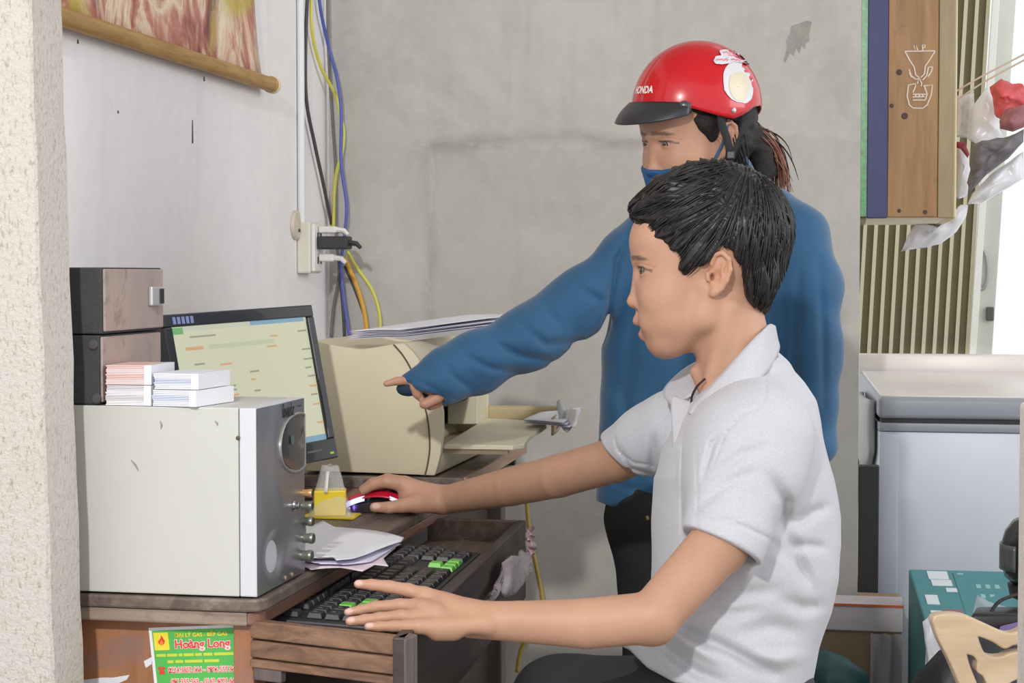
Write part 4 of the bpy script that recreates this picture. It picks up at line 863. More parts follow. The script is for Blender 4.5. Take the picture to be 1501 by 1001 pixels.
# carved chair: flat openwork back of pale wood
chd = 1.93
ch = thing('carved_chair', 'pale wooden chair with a carved openwork back at the lower right', 'chair', (*at(1470, 950, chd)[:2], 0))
mF = frame(at(1440, 950, chd), cR, cU); s_ = chd/FPX
cu = bpy.data.curves.new('back', 'CURVE'); cu.dimensions = '2D'; cu.fill_mode = 'BOTH'; cu.extrude = .009; cu.bevel_depth = .002; cu.bevel_resolution = 2; cu.resolution_u = 6
def loop(pts, cyc=True):
    sp_ = cu.splines.new('POLY'); P, _ = spline([Vector((u, v, 0)) for u, v in pts+pts[:1]], [0]*(len(pts)+1), 5); P = P[:-1]
    sp_.points.add(len(P)-1); sp_.use_cyclic_u = True
    for k, p in enumerate(P): sp_.points[k].co = ((p.x-1440)*s_, -(p.y-950)*s_, 0, 1)
loop([(1366, 908), (1370, 902), (1390, 900), (1412, 903), (1440, 915), (1470, 928), (1486, 927), (1500, 921), (1530, 915), (1600, 912), (1600, 1160), (1462, 1160), (1430, 1060), (1408, 1006), (1392, 968), (1376, 936)])
loop([(1427, 928), (1437, 930), (1454, 937), (1469, 946), (1482, 941), (1500, 940), (1520, 944), (1520, 956), (1494, 955), (1478, 957), (1466, 962), (1450, 962), (1438, 956), (1431, 942)])
loop([(1411, 954), (1424, 957), (1431, 966), (1431, 980), (1440, 988), (1447, 1004), (1452, 1030), (1440, 1040), (1428, 1004), (1416, 974)])
loop([(1470, 1000), (1490, 990), (1520, 990), (1520, 1060), (1480, 1060)])
tmp = bpy.data.objects.new('back', cu); COL.objects.link(tmp)
me = bpy.data.meshes.new_from_object(tmp.evaluated_get(bpy.context.evaluated_depsgraph_get())); bpy.data.objects.remove(tmp)
me.transform(mF); me.transform(Matrix.Translation(-Vector(root_of(ch)))); me.materials.clear(); me.materials.append(wood('pale_carved_wood', lin(176, 150, 120), lin(204, 182, 154), 0, 1.2, .4)); me.name = 'back'
o = bpy.data.objects.new('back', me); COL.objects.link(o); o.parent = ch
m_cwd = MATS['pale_carved_wood']
b0, b1 = at(1475, 1150, chd), at(1590, 1150, chd)
sz = .44
for p in (b0, b1):
    MB().tube([p+np.array((0, .0, .03)), (p[0], p[1]+.01, sz), (p[0], p[1]+.03, 0)], [.016, .018, .014], 10).build('rear_leg', m_cwd, ch, True)
q0 = b0+cF*.40
for p in (q0, b1+cF*.40): MB().tube([(p[0], p[1], sz), (p[0], p[1], 0)], [.017, .013], 10).build('front_leg', m_cwd, ch, True)
MB().prism([(b0[0]-.02, b0[1], sz), (b1[0]+.02, b1[1], sz), (b1[0]-.03, b1[1]+.42, sz), (b0[0]-.10, b0[1]+.40, sz)], (0, 0, .025), .004).build('seat', m_cwd, ch)
# =============== figure modelling: smooth implicit surfaces polygonised with surface nets ===============
f32 = np.float32
def smin(a, b, k):
    if k <= 0: return np.minimum(a, b)
    h = np.maximum(k-np.abs(a-b), 0)/k; return np.minimum(a, b)-h*h*k*.25
def smax(a, b, k): return -smin(-a, -b, k)
def RC(a, b, r1, r2):
    a = np.asarray(a, f32); b = np.asarray(b, f32); ab = b-a; L2 = float(ab@ab)+1e-12
    def fn(P):
        q = P-a; t = np.clip(q@ab/L2, 0, 1); return np.sqrt(((q-t[:, None]*ab)**2).sum(1))-(r1+t*(r2-r1))
    return fn
def EL(c, r, ax=None):
    c = np.asarray(c, f32); r = np.asarray(r, f32); A = np.eye(3, dtype=f32) if ax is None else np.asarray(ax, f32)
    def fn(P):
        q = ((P-c)@A.T)/r; k0 = np.sqrt((q*q).sum(1))+1e-6; k1 = np.sqrt(((q/r)**2).sum(1))+1e-6; return k0*(k0-1)/k1
    return fn
def PLANE(p, n):
    p = np.asarray(p, f32); n = np.asarray(n, f32); n = n/np.linalg.norm(n)
    return lambda P: (P-p)@n
def evalops(ops, P, idx=None):
    f = np.full(len(P), 9., f32)
    for i, (op, k, fn) in enumerate(ops):
        if op == '+':
            if idx is not None and i not in idx: continue
            f = smin(f, fn(P), k)
        elif op == '-': f = smax(f, -fn(P), k)
        elif op == '&': f = smax(f, fn(P), k)
        elif op == 'd': f = fn(P, f)
    return f
def surfnet(ops, lo, hi, res, B=10, slack=.012):
    lo = np.asarray(lo, float); hi = np.asarray(hi, float)
    nb = np.ceil((hi-lo)/(res*B)).astype(int)
    I = np.stack(np.meshgrid(*[np.arange(n) for n in nb], indexing='ij'), -1).reshape(-1, 3)
    cen = (lo+(I+.5)*B*res).astype(f32); hd = B*res*.866
    D = {i: fn(cen) for i, (op, k, fn) in enumerate(ops) if op == '+'}
    f = np.full(len(cen), 9., f32)
    for i, (op, k, fn) in enumerate(ops):
        if op == '+': f = smin(f, D[i], k)
        elif op == '&': f = np.maximum(f, fn(cen))
    act = np.nonzero(np.abs(f) < hd*1.25+slack)[0]
    fu = np.full(len(cen), 9., f32)
    for i in D: fu = np.minimum(fu, D[i])
    N = nb*B+2; sid = lambda a: (a[..., 0].astype(np.int64)*N[1]+a[..., 1])*N[2]+a[..., 2]
    g = np.stack(np.meshgrid(*[np.arange(B+1)]*3, indexing='ij'), -1).reshape(-1, 3)
    vals = np.empty((len(act), B+1, B+1, B+1), f32)
    for n, bi in enumerate(act):
        P = (lo+(I[bi]*B+g)*res).astype(f32); m = max(fu[bi], -.03)
        idx = {i for i in D if D[i][bi] < m+2*hd+ops[i][1]+.004}
        vals[n] = evalops(ops, P, idx).reshape(B+1, B+1, B+1)
    if len(act) == 0: return np.zeros((0, 3)), np.zeros((0, 4), int)
    base = I[act]*B
    # cell vertices
    S = vals < 0
    cnt = sum(S[:, a:a+B, b:b+B, c:c+B].astype(np.int8) for a in (0, 1) for b in (0, 1) for c in (0, 1))
    cell = np.argwhere((cnt > 0) & (cnt < 8))
    acc = np.zeros((len(cell), 3)); w_ = np.zeros(len(cell))
    corner = {}
    for a in (0, 1):
        for b in (0, 1):
            for c in (0, 1): corner[a, b, c] = vals[cell[:, 0], cell[:, 1]+a, cell[:, 2]+b, cell[:, 3]+c]
    for axis in range(3):
        for p in (0, 1):
            for q in (0, 1):
                e0 = [p, q]; e0.insert(axis, 0); e1 = [p, q]; e1.insert(axis, 1)
                v0, v1 = corner[tuple(e0)], corner[tuple(e1)]; x = (v0 < 0) != (v1 < 0)
                t = np.where(x, v0/(v0-v1+1e-12), 0); pos = np.tile(np.array(e0, float), (len(cell), 1)); pos[:, axis] = t
                acc += pos*x[:, None]; w_ += x
    cidx = base[cell[:, 0]]+cell[:, 1:]
    V = lo+(cidx+acc/w_[:, None])*res
    ids = sid(cidx); order = np.argsort(ids); sids = ids[order]
    quads = []
    for axis in range(3):
        s0 = [slice(None)]+[slice(0, B)]*3; s1 = list(s0); s1[axis+1] = slice(1, B+1)
        A_, B_ = S[tuple(s0)], S[tuple(s1)]; e = np.argwhere(A_ != B_)
        if not len(e): continue
        flip = A_[e[:, 0], e[:, 1], e[:, 2], e[:, 3]]
        node = base[e[:, 0]]+e[:, 1:]; o1, o2 = [(1, 2), (2, 0), (0, 1)][axis]
        cs = []
        for d1, d2 in ((-1, -1), (0, -1), (0, 0), (-1, 0)):
            c = node.copy(); c[:, o1] += d1; c[:, o2] += d2; cs.append(sid(c))
        cs = np.stack(cs, 1); pos = np.clip(np.searchsorted(sids, cs), 0, len(sids)-1); ok = (sids[pos] == cs).all(1)
        qd = order[pos]; qd[~flip] = qd[~flip][:, ::-1]; quads.append(qd[ok])
    return V, np.concatenate(quads)
def largest(V, Q):
    lab_ = np.arange(len(V))
    while True:
        m_ = lab_[Q].min(1); new = lab_.copy()
        for k in range(4): np.minimum.at(new, Q[:, k], m_)
        new = new[new]; new = new[new]
        if (new == lab_).all(): break
        lab_ = new
    ids, cn = np.unique(lab_, return_counts=True); keep = lab_ == ids[cn.argmax()]
    mp_ = np.cumsum(keep)-1; return V[keep], mp_[Q[keep[Q[:, 0]]]]
def organic(name, V, Q, m, parent, colors=None, relax=1):
    for _ in range(relax):
        e = np.concatenate([Q[:, [0, 1]], Q[:, [1, 2]], Q[:, [2, 3]], Q[:, [3, 0]]]); acc = np.zeros_like(V); n = np.zeros(len(V))
        np.add.at(acc, e[:, 0], V[e[:, 1]]); np.add.at(n, e[:, 0], 1); np.add.at(acc, e[:, 1], V[e[:, 0]]); np.add.at(n, e[:, 1], 1)
        V = V*.6+.4*acc/np.maximum(n, 1)[:, None]
    me = bpy.data.meshes.new(name); L_ = V-root_of(parent)
    me.vertices.add(len(V)); me.vertices.foreach_set('co', L_.astype(f32).ravel())
    me.loops.add(Q.size); me.loops.foreach_set('vertex_index', Q.astype(np.int32).ravel())
    me.polygons.add(len(Q)); me.polygons.foreach_set('loop_start', np.arange(0, Q.size, 4, dtype=np.int32)); me.polygons.foreach_set('loop_total', np.full(len(Q), 4, np.int32))
    me.polygons.foreach_set('use_smooth', np.ones(len(Q), bool))
    me.update(calc_edges=True); me.validate()
    me.materials.append(m)
    if colors is not None:
        a = me.color_attributes.new('Col', 'FLOAT_COLOR', 'POINT'); c4 = np.ones((len(V), 4), f32); c4[:, :3] = colors; a.data.foreach_set('color', c4.ravel())
    o = bpy.data.objects.new(name, me); COL.objects.link(o); o.parent = parent; return o
def attr_mat(name, rough=.5, sss=0., spec=.4, bump=0., bscale=300, var=.06, vscale=25, sheen=0):
    t = NT(name); a = t.n('ShaderNodeVertexColor', _layer_name='Col'); co = t.coord('Object')
    v = t.ramp(t.noise(co, vscale, 5, .6), [(.3, (1-var, 1-var*1.15, 1-var*1.2, 1)), (.7, (1+var*.5,)*3+(1,))])
    t.color(t.mix(1., a.outputs[0], v, 'MULTIPLY')); t.b.inputs['Roughness'].default_value = rough; t.b.inputs['Specular IOR Level'].default_value = spec
    if sss:
        t.b.inputs['Subsurface Weight'].default_value = sss; t.b.inputs['Subsurface Radius'].default_value = (1, .35, .2); t.b.inputs['Subsurface Scale'].default_value = .006
    t.b.inputs['Sheen Weight'].default_value = sheen
    if bump: t.bump(t.noise(co, bscale, 3, .6), bump, .002)
    return t.m
class Fr:
    """a head frame measured in units of s metres: x forward, y to the figure's left, z up"""
    def __init__(s, O, X, Y, Z, sc): s.O = np.array(O, float); s.A = np.array([X, Y, Z], float); s.s = sc
    def p(s, u, v, b=0.): return s.O+(np.array([1040.-u, b, 400.-v])*s.s)@s.A
    def rc(s, a, b, r1, r2): return RC(s.p(*a), s.p(*b), r1*s.s, r2*s.s)
    def el(s, c, r, tilt=0., yaw=0.):
        A = s.A
        if tilt: c_, s_ = math.cos(tilt), math.sin(tilt); A = np.array([A[0]*c_+A[2]*s_, A[1], -A[0]*s_+A[2]*c_])
        if yaw: c_, s_ = math.cos(yaw), math.sin(yaw); A = np.array([A[0]*c_+A[1]*s_, -A[0]*s_+A[1]*c_, A[2]])
        return EL(s.p(*c), np.array(r)*s.s, A)
    def loc(s, P): q = ((P-s.O)@s.A.T)/s.s; return 1040-q[:, 0], 400-q[:, 2], q[:, 1]     # u, v, b
def polysdf(poly):
    P = np.array(poly, float)
    def fn(u, v):
        d = np.full(len(u), 1e9); ins = np.zeros(len(u), bool); n = len(P)
        for i in range(n):
            a = P[i]; b = P[(i+1) % n]; e = b-a; wx, wy = u-a[0], v-a[1]; t = np.clip((wx*e[0]+wy*e[1])/(e@e), 0, 1)
            d = np.minimum(d, (wx-e[0]*t)**2+(wy-e[1]*t)**2)
            c = ((a[1] <= v) & (b[1] > v)) | ((b[1] <= v) & (a[1] > v)); xs_ = a[0]+(v-a[1])*e[0]/(e[1] if e[1] else 1e-9); ins ^= c & (u < xs_)
        d = np.sqrt(d); return np.where(ins, -d, d)
    return fn
def head_ops(F, male=True, eh=3.9, ew=11.5):
    o = []; A = lambda k, fn: o.append(('+', k*F.s, fn)); S = lambda k, fn: o.append(('-', k*F.s, fn))
    A(0, F.el((1046, 350), (116, 77, 96)))
    A(30, F.el((992, 420), (62, 60, 92)))
    A(20, F.el((960, 352, 0), (34, 52, 34)))
    for b in (1, -1):
        A(26, F.rc((1026, 462, b*47), (978, 500, b*18), 18, 18))
        A(20, F.rc((1034, 425, b*56), (1030, 465, b*50), 14, 16))
        A(24, F.el((974, 436, b*38), (32, 22, 34)))
        A(9, F.rc((938, 381, b*8), (948, 378, b*34), 10, 10))
        A(14, F.rc((957, 470, b*22), (985, 470, b*36), 20, 22))
    A(16, F.el((984, 478, 0), (40, 40, 42)))
    A(14, F.el((971, 504, 0), (18, 22, 18)))
    for b in (1, -1): S(10, F.el((927, 399, b*29), (17, 17, 9)))
    # nose
    A(8, F.rc((938, 398), (930, 440), 6.5, 8.5)); A(5, F.el((931, 442, 0), (12, 11, 10)))
    for b in (1, -1):
        A(4, F.el((940, 446, b*12), (11, 8, 9)))
        S(2, F.el((936, 455, b*7.5), (5, 3.2, 3.4)))
        pts_ = [(946, 434, b*14), (952, 441, b*19), (953, 449, b*20), (949, 455, b*18)]
        for p_, q_ in zip(pts_[:-1], pts_[1:]): S(4, F.rc(p_, q_, 2.2, 2.2))
        S(7, F.rc((951, 456, b*27), (953, 474, b*34), 1.5, 1.0))
    # lips
    A(6, F.rc((940, 461, 0), (942, 468, 0), 8, 10))
    for b in (1, -1):
        A(4, F.rc((935.8, 470, 0), (945, 475, b*20), 7.4, 3.6)); A(4, F.rc((945, 490.5, 0), (951, 483, b*19), 8.0, 3.8))
    if male: S(2, F.el((938, 480.2, 0), (12, 15, 2.2)))
    else: S(2, F.el((936, 480, 0), (8, 15, 1.2)))
    # lids over the eyes
    for b in (1, -1):
        A(4, F.el((949.5, 396.5, b*29), (15.2, 16, 13.6)))
        S(1.0, F.el((934.5, 397.2, b*32.5), (14, ew, eh), tilt=-.06))
        A(1.5, F.rc((935.4, 391.4, b*20), (937.5, 390.6, b*36), 1.7, 1.8)); A(1.5, F.rc((937.5, 390.6, b*36), (952, 395.5, b*45.5), 1.8, 1.3))
    # ears
    for b in (1, -1):
        ya = -.34*b
        A(3, F.el((1047, 400, b*75), (15, 5, 30), tilt=.12, yaw=ya))
        ring = [(1036, 388, 76), (1041, 374, 79), (1051, 371, 82), (1060, 380, 84.5), (1062, 396, 84.5), (1057, 411, 82), (1050, 422, 79), (1042, 430, 76)]
        for p_, q_ in zip(ring[:-1], ring[1:]): A(2, F.rc((p_[0], p_[1], b*p_[2]), (q_[0], q_[1], b*q_[2]), 3.6, 3.6))
        A(3, F.rc((1040, 427, b*75), (1038, 430, b*74), 6.5, 5.5))
        A(2, F.rc((1053, 388, b*82), (1049, 410, b*80), 3.0, 3.0))
        S(3, F.el((1042, 405, b*82), (7, 8, 11), tilt=.1, yaw=ya))
        S(2, F.el((1037.5, 406, b*77), (4.5, 8, 6)))
        A(2, F.rc((1031, 401, b*73), (1032, 410, b*73.5), 4, 3.5))
    return o
def skin_colors(F, V, base, male=True, brow=(.045, .03, .025)):
    u, v, b = F.loc(V); C = np.tile(np.array(base, f32), (len(V), 1))
    def blend(mk, c): C[:] = C*(1-mk[:, None])+np.array(c, f32)*mk[:, None]
    def tintm(mk, c): C[:] = C*(1-mk[:, None])+C*np.array(c, f32)*mk[:, None]
    near = (np.abs(b) < 110) & (v < 560) & (v > 200) & (u > 880) & (u < 1200)
    g = lambda x: np.exp(-np.clip(x, 0, 40))*near
    ab = np.abs(b)
    tintm(g(((u-935)/16)**2+((v-446)/14)**2+(b/20)**2)*.45, (1.02, .86, .84))
    tintm(g(((u-1046)/20)**2+((v-400)/34)**2+((ab-74)/14)**2)*.6, (1.05, .84, .80))
    tintm(g(((u-985)/34)**2+((v-450)/26)**2)*.3, (1.02, .9, .86))
    if male: tintm(g(((u-950)/30)**2+((v-508)/18)**2)*.25+g(((u-938)/12)**2+((v-462)/5)**2)*.2, (.86, .84, .84))
    li = np.clip(1.3-(((v-471.5)/7.0)**2+((u-936)/13)**4+(ab/21)**4), 0, 1)*near+np.clip(1.3-(((v-489)/8)**2+((u-944)/12)**4+(ab/20)**4), 0, 1)*near
    blend(np.clip(li*1.5, 0, 1)*.75, (.47, .22, .19))
    blend(np.clip(2.5*(1-(((v-480)/2.4)**2+((u-944)/10)**2)), 0, 1)*near*(ab < 17), (.10, .03, .03))
    bv = 377.5+.0*ab+np.clip(ab-26, 0, 40)*.12-np.clip(26-ab, 0, 30)*-.05
    blend(np.clip(1.6-((v-bv)/3.3)**2-((ab-27)/20)**4, 0, 1)*near*(u < 985)*.72, brow)
    le = np.clip(1.5-((v-392.2)/2.0)**2-((ab-30)/13)**4, 0, 1)*near*(u < 958); blend(np.clip(le, 0, 1)*.9, (.03, .02, .02))
    l2 = np.clip(1.4-((v-392.5-np.clip(u-938, 0, 30)*.32)/1.9)**2, 0, 1)*near*(u > 933)*(u < 954)*(ab > 20)*(ab < 52); blend(l2*.75, (.05, .03, .03))
    tintm(np.clip(1.2-((v-386.5-np.clip(u-940, 0, 30)*.25)/1.3)**2, 0, 1)*near*(u > 934)*(u < 960)*(ab > 18)*.5, (.62, .56, .54))
    tintm(g(((u-944)/12)**2+((v-403)/5)**2)*.35*(ab > 15), (.88, .82, .82))
    blend(np.clip(1.4-((u-936)/5)**2-((v-455)/2.6)**2-((ab-7.5)/4)**2, 0, 1)*near*.8, (.12, .05, .04))
    blend(np.clip(1.4-((u-1036)/5)**2-((v-406)/8)**2-((ab-71)/6)**2, 0, 1)*near*.6, (.16, .06, .05))
    return C
def eyes(F, parent, look=(0, 0)):
    for b in (1, -1):
        c = F.p(949.5, 396.8, b*29); r = 14.0*F.s
        fw = F.A[0]+F.A[1]*(look[0] if len(look) == 2 else look[0 if b > 0 else 2])+F.A[2]*look[1]; fw = fw/np.linalg.norm(fw)
        e = MB(); e.lathe([(r*math.sin(t), -r*math.cos(t)) for t in np.linspace(.02, math.pi-.02, 18)], c, fw, 24); eo = e.build('eyeball', mat('eye_white', lin(160, 152, 146), .5, spec=.2), parent, True, 180)
        MB().lathe([(r*.56, r*.832), (r*.48, r*.882), (r*.25, r*.972), (.0001, r*1.006)], c, fw, 20).build('iris', mat('iris_dark', lin(26, 18, 16), .35, spec=.3), eo, True, 180)
def strands(roots, dirs_fn, proj_fn, n, step, r, rng, lift=.002, stop=None):
    """tapered locks that follow a surface; returns one MB"""
    b = MB()
    for p in roots:
        pts = [p]; d = None; lf = rng.uniform(.1, 1)*lift
        for k in range(n):
            g = dirs_fn(pts[-1]); d = g if d is None else .55*d+.45*g; d = d/np.linalg.norm(d); q = pts[-1]+d*step*rng.uniform(.8, 1.2)
            q = proj_fn(q, lf*(k/n)**1.5)
            if stop is not None and stop(q): break
            pts.append(q)
        if len(pts) < 3: continue
        n_ = len(pts)-1
        rr = [r*.5]+[r*(1-.85*(k/n_)**2) for k in range(1, n_+1)]
        b.tube(pts, rr, 4, cap=True)
    return b
def sdf_grad(ops, p, e=.002):
    P = np.array([p, p+(e, 0, 0), p+(0, e, 0), p+(0, 0, e)], f32); f = evalops(ops, P); g = (f[1:]-f[0])/e; return f[0], g/(np.linalg.norm(g)+1e-9)
def onsurf(ops, p, off=0., it=2):
    for _ in range(it):
        f, g = sdf_grad(ops, p); p = p-g*(f-off)
    return p
def camloft(tab, vs, capk=.02):
    """column of ellipses given on the image plane: rows (v, uL, uR, depth, halfdepth)"""
    T = np.array(tab, float)
    def fn(P):
        u, v, d = topx(P); s = d/FPX; vv = np.clip(v, T[0, 0], T[-1, 0])
        uL, uR, dc, hb = (np.interp(vv, T[:, 0], T[:, k]) for k in (1, 2, 3, 4)); a = (uR-uL)/2*s
        x = (u-(uL+uR)/2)*s; y = d-dc; q = np.sqrt((x/a)**2+(y/hb)**2)+1e-6; f = (q-1)*np.minimum(a, hb)
        g = np.sqrt((x/a**2)**2+(y/hb**2)**2)/q+1e-6; f = np.where(q > .25, (q-1)/g*.9, f)
        e = np.maximum(T[0, 0]-v, v-T[-1, 0])*s; return smax(f, e, capk).astype(f32)
    return fn
def pxrc(a, b, r1, r2):
    """round cone between image points (u, v, depth), radii in pixels at that depth"""
    return RC(at(*a), at(*b), r1*a[2]/FPX, r2*b[2]/FPX)
def pxchain(pts, k, ops):
    """pts: (u, v, depth, r) joined by round cones"""
    for a, b in zip(pts[:-1], pts[1:]): ops.append(('+', k, pxrc(a[:3], b[:3], a[3], b[3])))
def folds(lines, front=None):
    """creases given as image polylines: (pts, width px, depth m); only on the surface facing the camera"""
    def fn(P, f):
        m = np.abs(f) < .03
        if not m.any(): return f
        Pm = P[m]; u, v, d = topx(Pm); acc = np.zeros(len(u))
        for pts, w_, amp in lines:
            best = np.full(len(u), 1e9); T_ = np.zeros(len(u)); n = len(pts)-1
            for i in range(n):
                a, b = np.array(pts[i], float), np.array(pts[i+1], float); e = b-a; t = np.clip(((u-a[0])*e[0]+(v-a[1])*e[1])/(e@e), 0, 1)
                q = (u-a[0]-e[0]*t)**2+(v-a[1]-e[1]*t)**2; c = q < best; best = np.where(c, q, best); T_ = np.where(c, (i+t)/n, T_)
            acc += amp*np.exp(-best/w_**2)*np.sqrt(np.clip(np.sin(np.pi*np.clip(T_*.92+.04, 0, 1)), 0, 1))
        if front is not None: acc *= np.clip((front-d)/.03, 0, 1)
        f = f.copy(); f[m] += acc.astype(f32); return f
    return fn
def waves(amp, fr, seed):
    r_ = np.random.RandomState(seed); K = r_.normal(size=(7, 3))*fr; ph = r_.uniform(0, 6.28, 7)
    def fn(P, f):
        s = np.zeros(len(P), f32)
        for k, p in zip(K, ph): s += np.sin(P@k.astype(f32)+p)
        return f+amp*s/3
    return fn
# =============== the seated young man ===============
import time as _t; T0 = _t.time()
rh = ray(1040, 400); rh = rh/np.linalg.norm(rh); Xh = -(cR-rh*(cR@rh)); Xh = Xh/np.linalg.norm(Xh); Yh = -rh; Zh = np.cross(Xh, Yh); Zh = Zh if Zh[2] > 0 else -Zh
HD = 2.42
ya = math.radians(5); Xh, Yh = Xh*math.cos(ya)+Yh*math.sin(ya), Yh*math.cos(ya)-Xh*math.sin(ya)
MF = Fr(at(1040, 400, HD), Xh, Yh, Zh, HD/FPX)
man = thing('person', 'seated young man in pale grey polo shirt, hands on keyboard and mouse', 'person', (*at(1085, 1000, 2.45)[:2], 0), None)
B_ = head_ops(MF)
A = lambda k, fn: B_.append(('+', k, fn))
# neck
A(.018, pxrc((1064, 455, HD), (1084, 560, HD), 53, 57)); A(.012, pxrc((1072, 450, HD-.045), (1036, 580, HD-.03), 10, 10)); A(.012, pxrc((1072, 450, HD+.045), (1036, 580, HD+.03), 10, 10))
A(.01, pxrc((1020, 545, HD), (1028, 560, HD), 9, 9))
A(.03, pxrc((1090, 555, HD+.01), (1096, 600, HD+.02), 50, 58))
# trunk under the shirt
TORSO = [(545, 1072, 1152, 2.43, .060), (560, 1045, 1166, 2.43, .09), (590, 1012, 1184, 2.43, .135), (620, 990, 1197, 2.43, .155), (660, 970, 1212, 2.43, .16), (700, 958, 1222, 2.43, .158), (760, 955, 1231, 2.43, .15), (800, 955, 1233, 2.43, .148), (850, 953, 1229, 2.43, .15), (900, 944, 1219, 2.43, .152), (950, 927, 1202, 2.43, .158), (1000, 930, 1191, 2.43, .162), (1050, 945, 1182, 2.43, .16)]
A(.03, camloft([(v, l+22, r-22, d, h-.024) for v, l, r, d, h in TORSO], 0))
shN, elN, wrN = (1112, 640, 2.29), (957, 905, 2.19), (690, 908, 2.205)
shF, elF, wrF = (990, 628, 2.585), (818, 698, 2.775), (652, 733, 2.985)
A(.02, pxrc((1114, 645, 2.31), (1056, 797, 2.238), 48, 42)); A(.008, pxrc((1054, 797, 2.235), elN, 43, 38)); A(.004, pxrc(elN, (860, 914, 2.19), 38, 37)); A(.002, pxrc((860, 914, 2.19), (760, 911, 2.20), 37, 30)); A(.002, pxrc((760, 911, 2.20), wrN, 30, 27))
A(.012, pxrc((965, 922, 2.19), (955, 925, 2.195), 20, 20))
A(.02, pxrc(shF, (905, 673, 2.68), 44, 33)); A(.002, pxrc((905, 673, 2.68), elF, 33, 31.5)); A(.003, pxrc(elF, (750, 713, 2.86), 31.5, 28.5)); A(.002, pxrc((750, 713, 2.86), wrF, 28.5, 20.5))
# near hand on the keyboard
d0 = 2.185
kn = [((622, 872, d0+.03), 11), ((610, 888, d0+.012), 10), ((608, 904, d0-.004), 10), ((614, 918, d0-.02), 10)]
wr = [(716, 900, d0+.022), (716, 905, d0+.016), (716, 911, d0+.008), (714, 916, d0)]
for (p, r), q in zip(kn, wr): A(.008, pxrc(p, q, r+1.5, 13))
A(.014, pxrc((664, 926, d0-.004), (640, 926, d0-.008), 13, 13)); A(.012, pxrc((650, 886, d0+.02), (690, 896, d0+.015), 13, 12)); A(.008, pxrc((620, 889, d0+.004), (640, 896, d0), 9, 12))
for ch_ in ([(622, 872, d0+.03, 11.5), (598, 865, d0+.035, 10), (570, 860, d0+.04, 9.3), (545, 857, d0+.042, 8), (525, 856, d0+.042, 6.6)],
            [(610, 888, d0+.012, 10.5), (586, 887, d0+.016, 9.6), (550, 889.5, d0+.02, 8.6), (530, 893.5, d0+.02, 7.2), (510, 897.5, d0+.018, 6.2)],
            [(608, 904, d0-.004, 10.3), (588, 903, d0-.002, 9.6), (556, 906, d0, 8.6), (535, 908.5, d0, 8), (513, 911, d0-.002, 7.2)],
            [(614, 918, d0-.02, 10.5), (596, 918, d0-.02, 9.4), (578, 918, d0-.02, 8.4), (556, 918.5, d0-.02, 7.3), (540, 918.5, d0-.022, 6.4)],
            [(672, 900, d0+.03, 13), (645, 898, d0+.055, 11.5), (615, 903, d0+.06, 9.5), (590, 909, d0+.055, 8)]): pxchain(ch_, .0035, B_)
# far hand on the mouse
e0_ = 2.985
for (p, r), q in zip([((590, 710, e0_-.012), 11), ((594, 708, e0_+.006), 10), ((598, 710, e0_+.024), 10), ((603, 714, e0_+.040), 9)], [(650, 728, e0_-.008), (650, 730, e0_), (650, 733, e0_+.01), (650, 736, e0_+.018)]): A(.010, pxrc(p, q, r, 14))
A(.012, pxrc((612, 738, e0_-.03), (645, 738, e0_-.012), 15, 14)); A(.012, pxrc((600, 728, e0_-.01), (640, 732, e0_), 16, 16))
for ch_ in ([(590, 710, e0_-.012, 11), (566, 706, e0_-.010, 8.8), (548, 710, e0_-.006, 7.8), (533, 719, e0_-.002, 6.4)],
            [(594, 708, e0_+.006, 10.5), (568, 703, e0_+.010, 8.8), (547, 708, e0_+.014, 7.8), (532, 717, e0_+.018, 6.5)],
            [(598, 710, e0_+.024, 10), (574, 708, e0_+.036, 8.5), (556, 714, e0_+.040, 7.5), (544, 724, e0_+.042, 6.5)],
            [(603, 714, e0_+.040, 9), (584, 716, e0_+.050, 7.8), (570, 724, e0_+.052, 6.8), (562, 733, e0_+.052, 6)],
            [(612, 738, e0_-.03, 14), (590, 741, e0_-.046, 10.5), (570, 744, e0_-.048, 8.6), (549, 743.5, e0_-.044, 7.2)]): pxchain(ch_, .0035, B_)
# hips and legs
hipN, hipF = at(1075, 1045, 2.38), at(1070, 1045, 2.53)
knN = np.array((-.40, 2.31, .515)); knF = np.array((-.42, 2.56, .515))
anN = np.array((-.42, 2.30, .09)); anF = np.array((-.45, 2.58, .09))
for h_, k_, a_ in ((hipN, knN, anN), (hipF, knF, anF)):
    A(.03, RC(h_, k_, .070, .056)); A(.03, RC(k_, a_+(0, 0, .03), .052, .036)); A(.02, RC(a_+(.03, 0, -.03), a_+(-.12, 0, -.055), .034, .026))
V, Q = surfnet(B_, (-1.02, 2.05, -.01), (.12, 3.15, 1.38), .0023, 12)
base_sk = lin(190, 147, 122)[:3]
C = skin_colors(MF, V, base_sk)
# nails
u, v, d = topx(V)
for (nu, nv, nd) in ((525, 854, d0+.036), (511, 895.5, d0+.012), (514, 908, d0-.008), (541, 915.5, d0-.028), (551, 741.5, e0_-.052)):
    mk = np.clip(1.5-((u-nu)/6.0)**2-((v-nv)/4.6)**2, 0, 1)*(np.abs(d-nd) < .008); C = C*(1-.6*mk[:, None])+np.array(lin(238, 200, 196)[:3])*.6*mk[:, None]
m_skin = attr_mat('skin', .5, .10, .32, .10, 240, .08, 16)
organic('body', V, Q, m_skin, man, C, 1)
eyes(MF, man, look=(.55, -.04, -.1))
print('man body', len(V), _t.time()-T0)
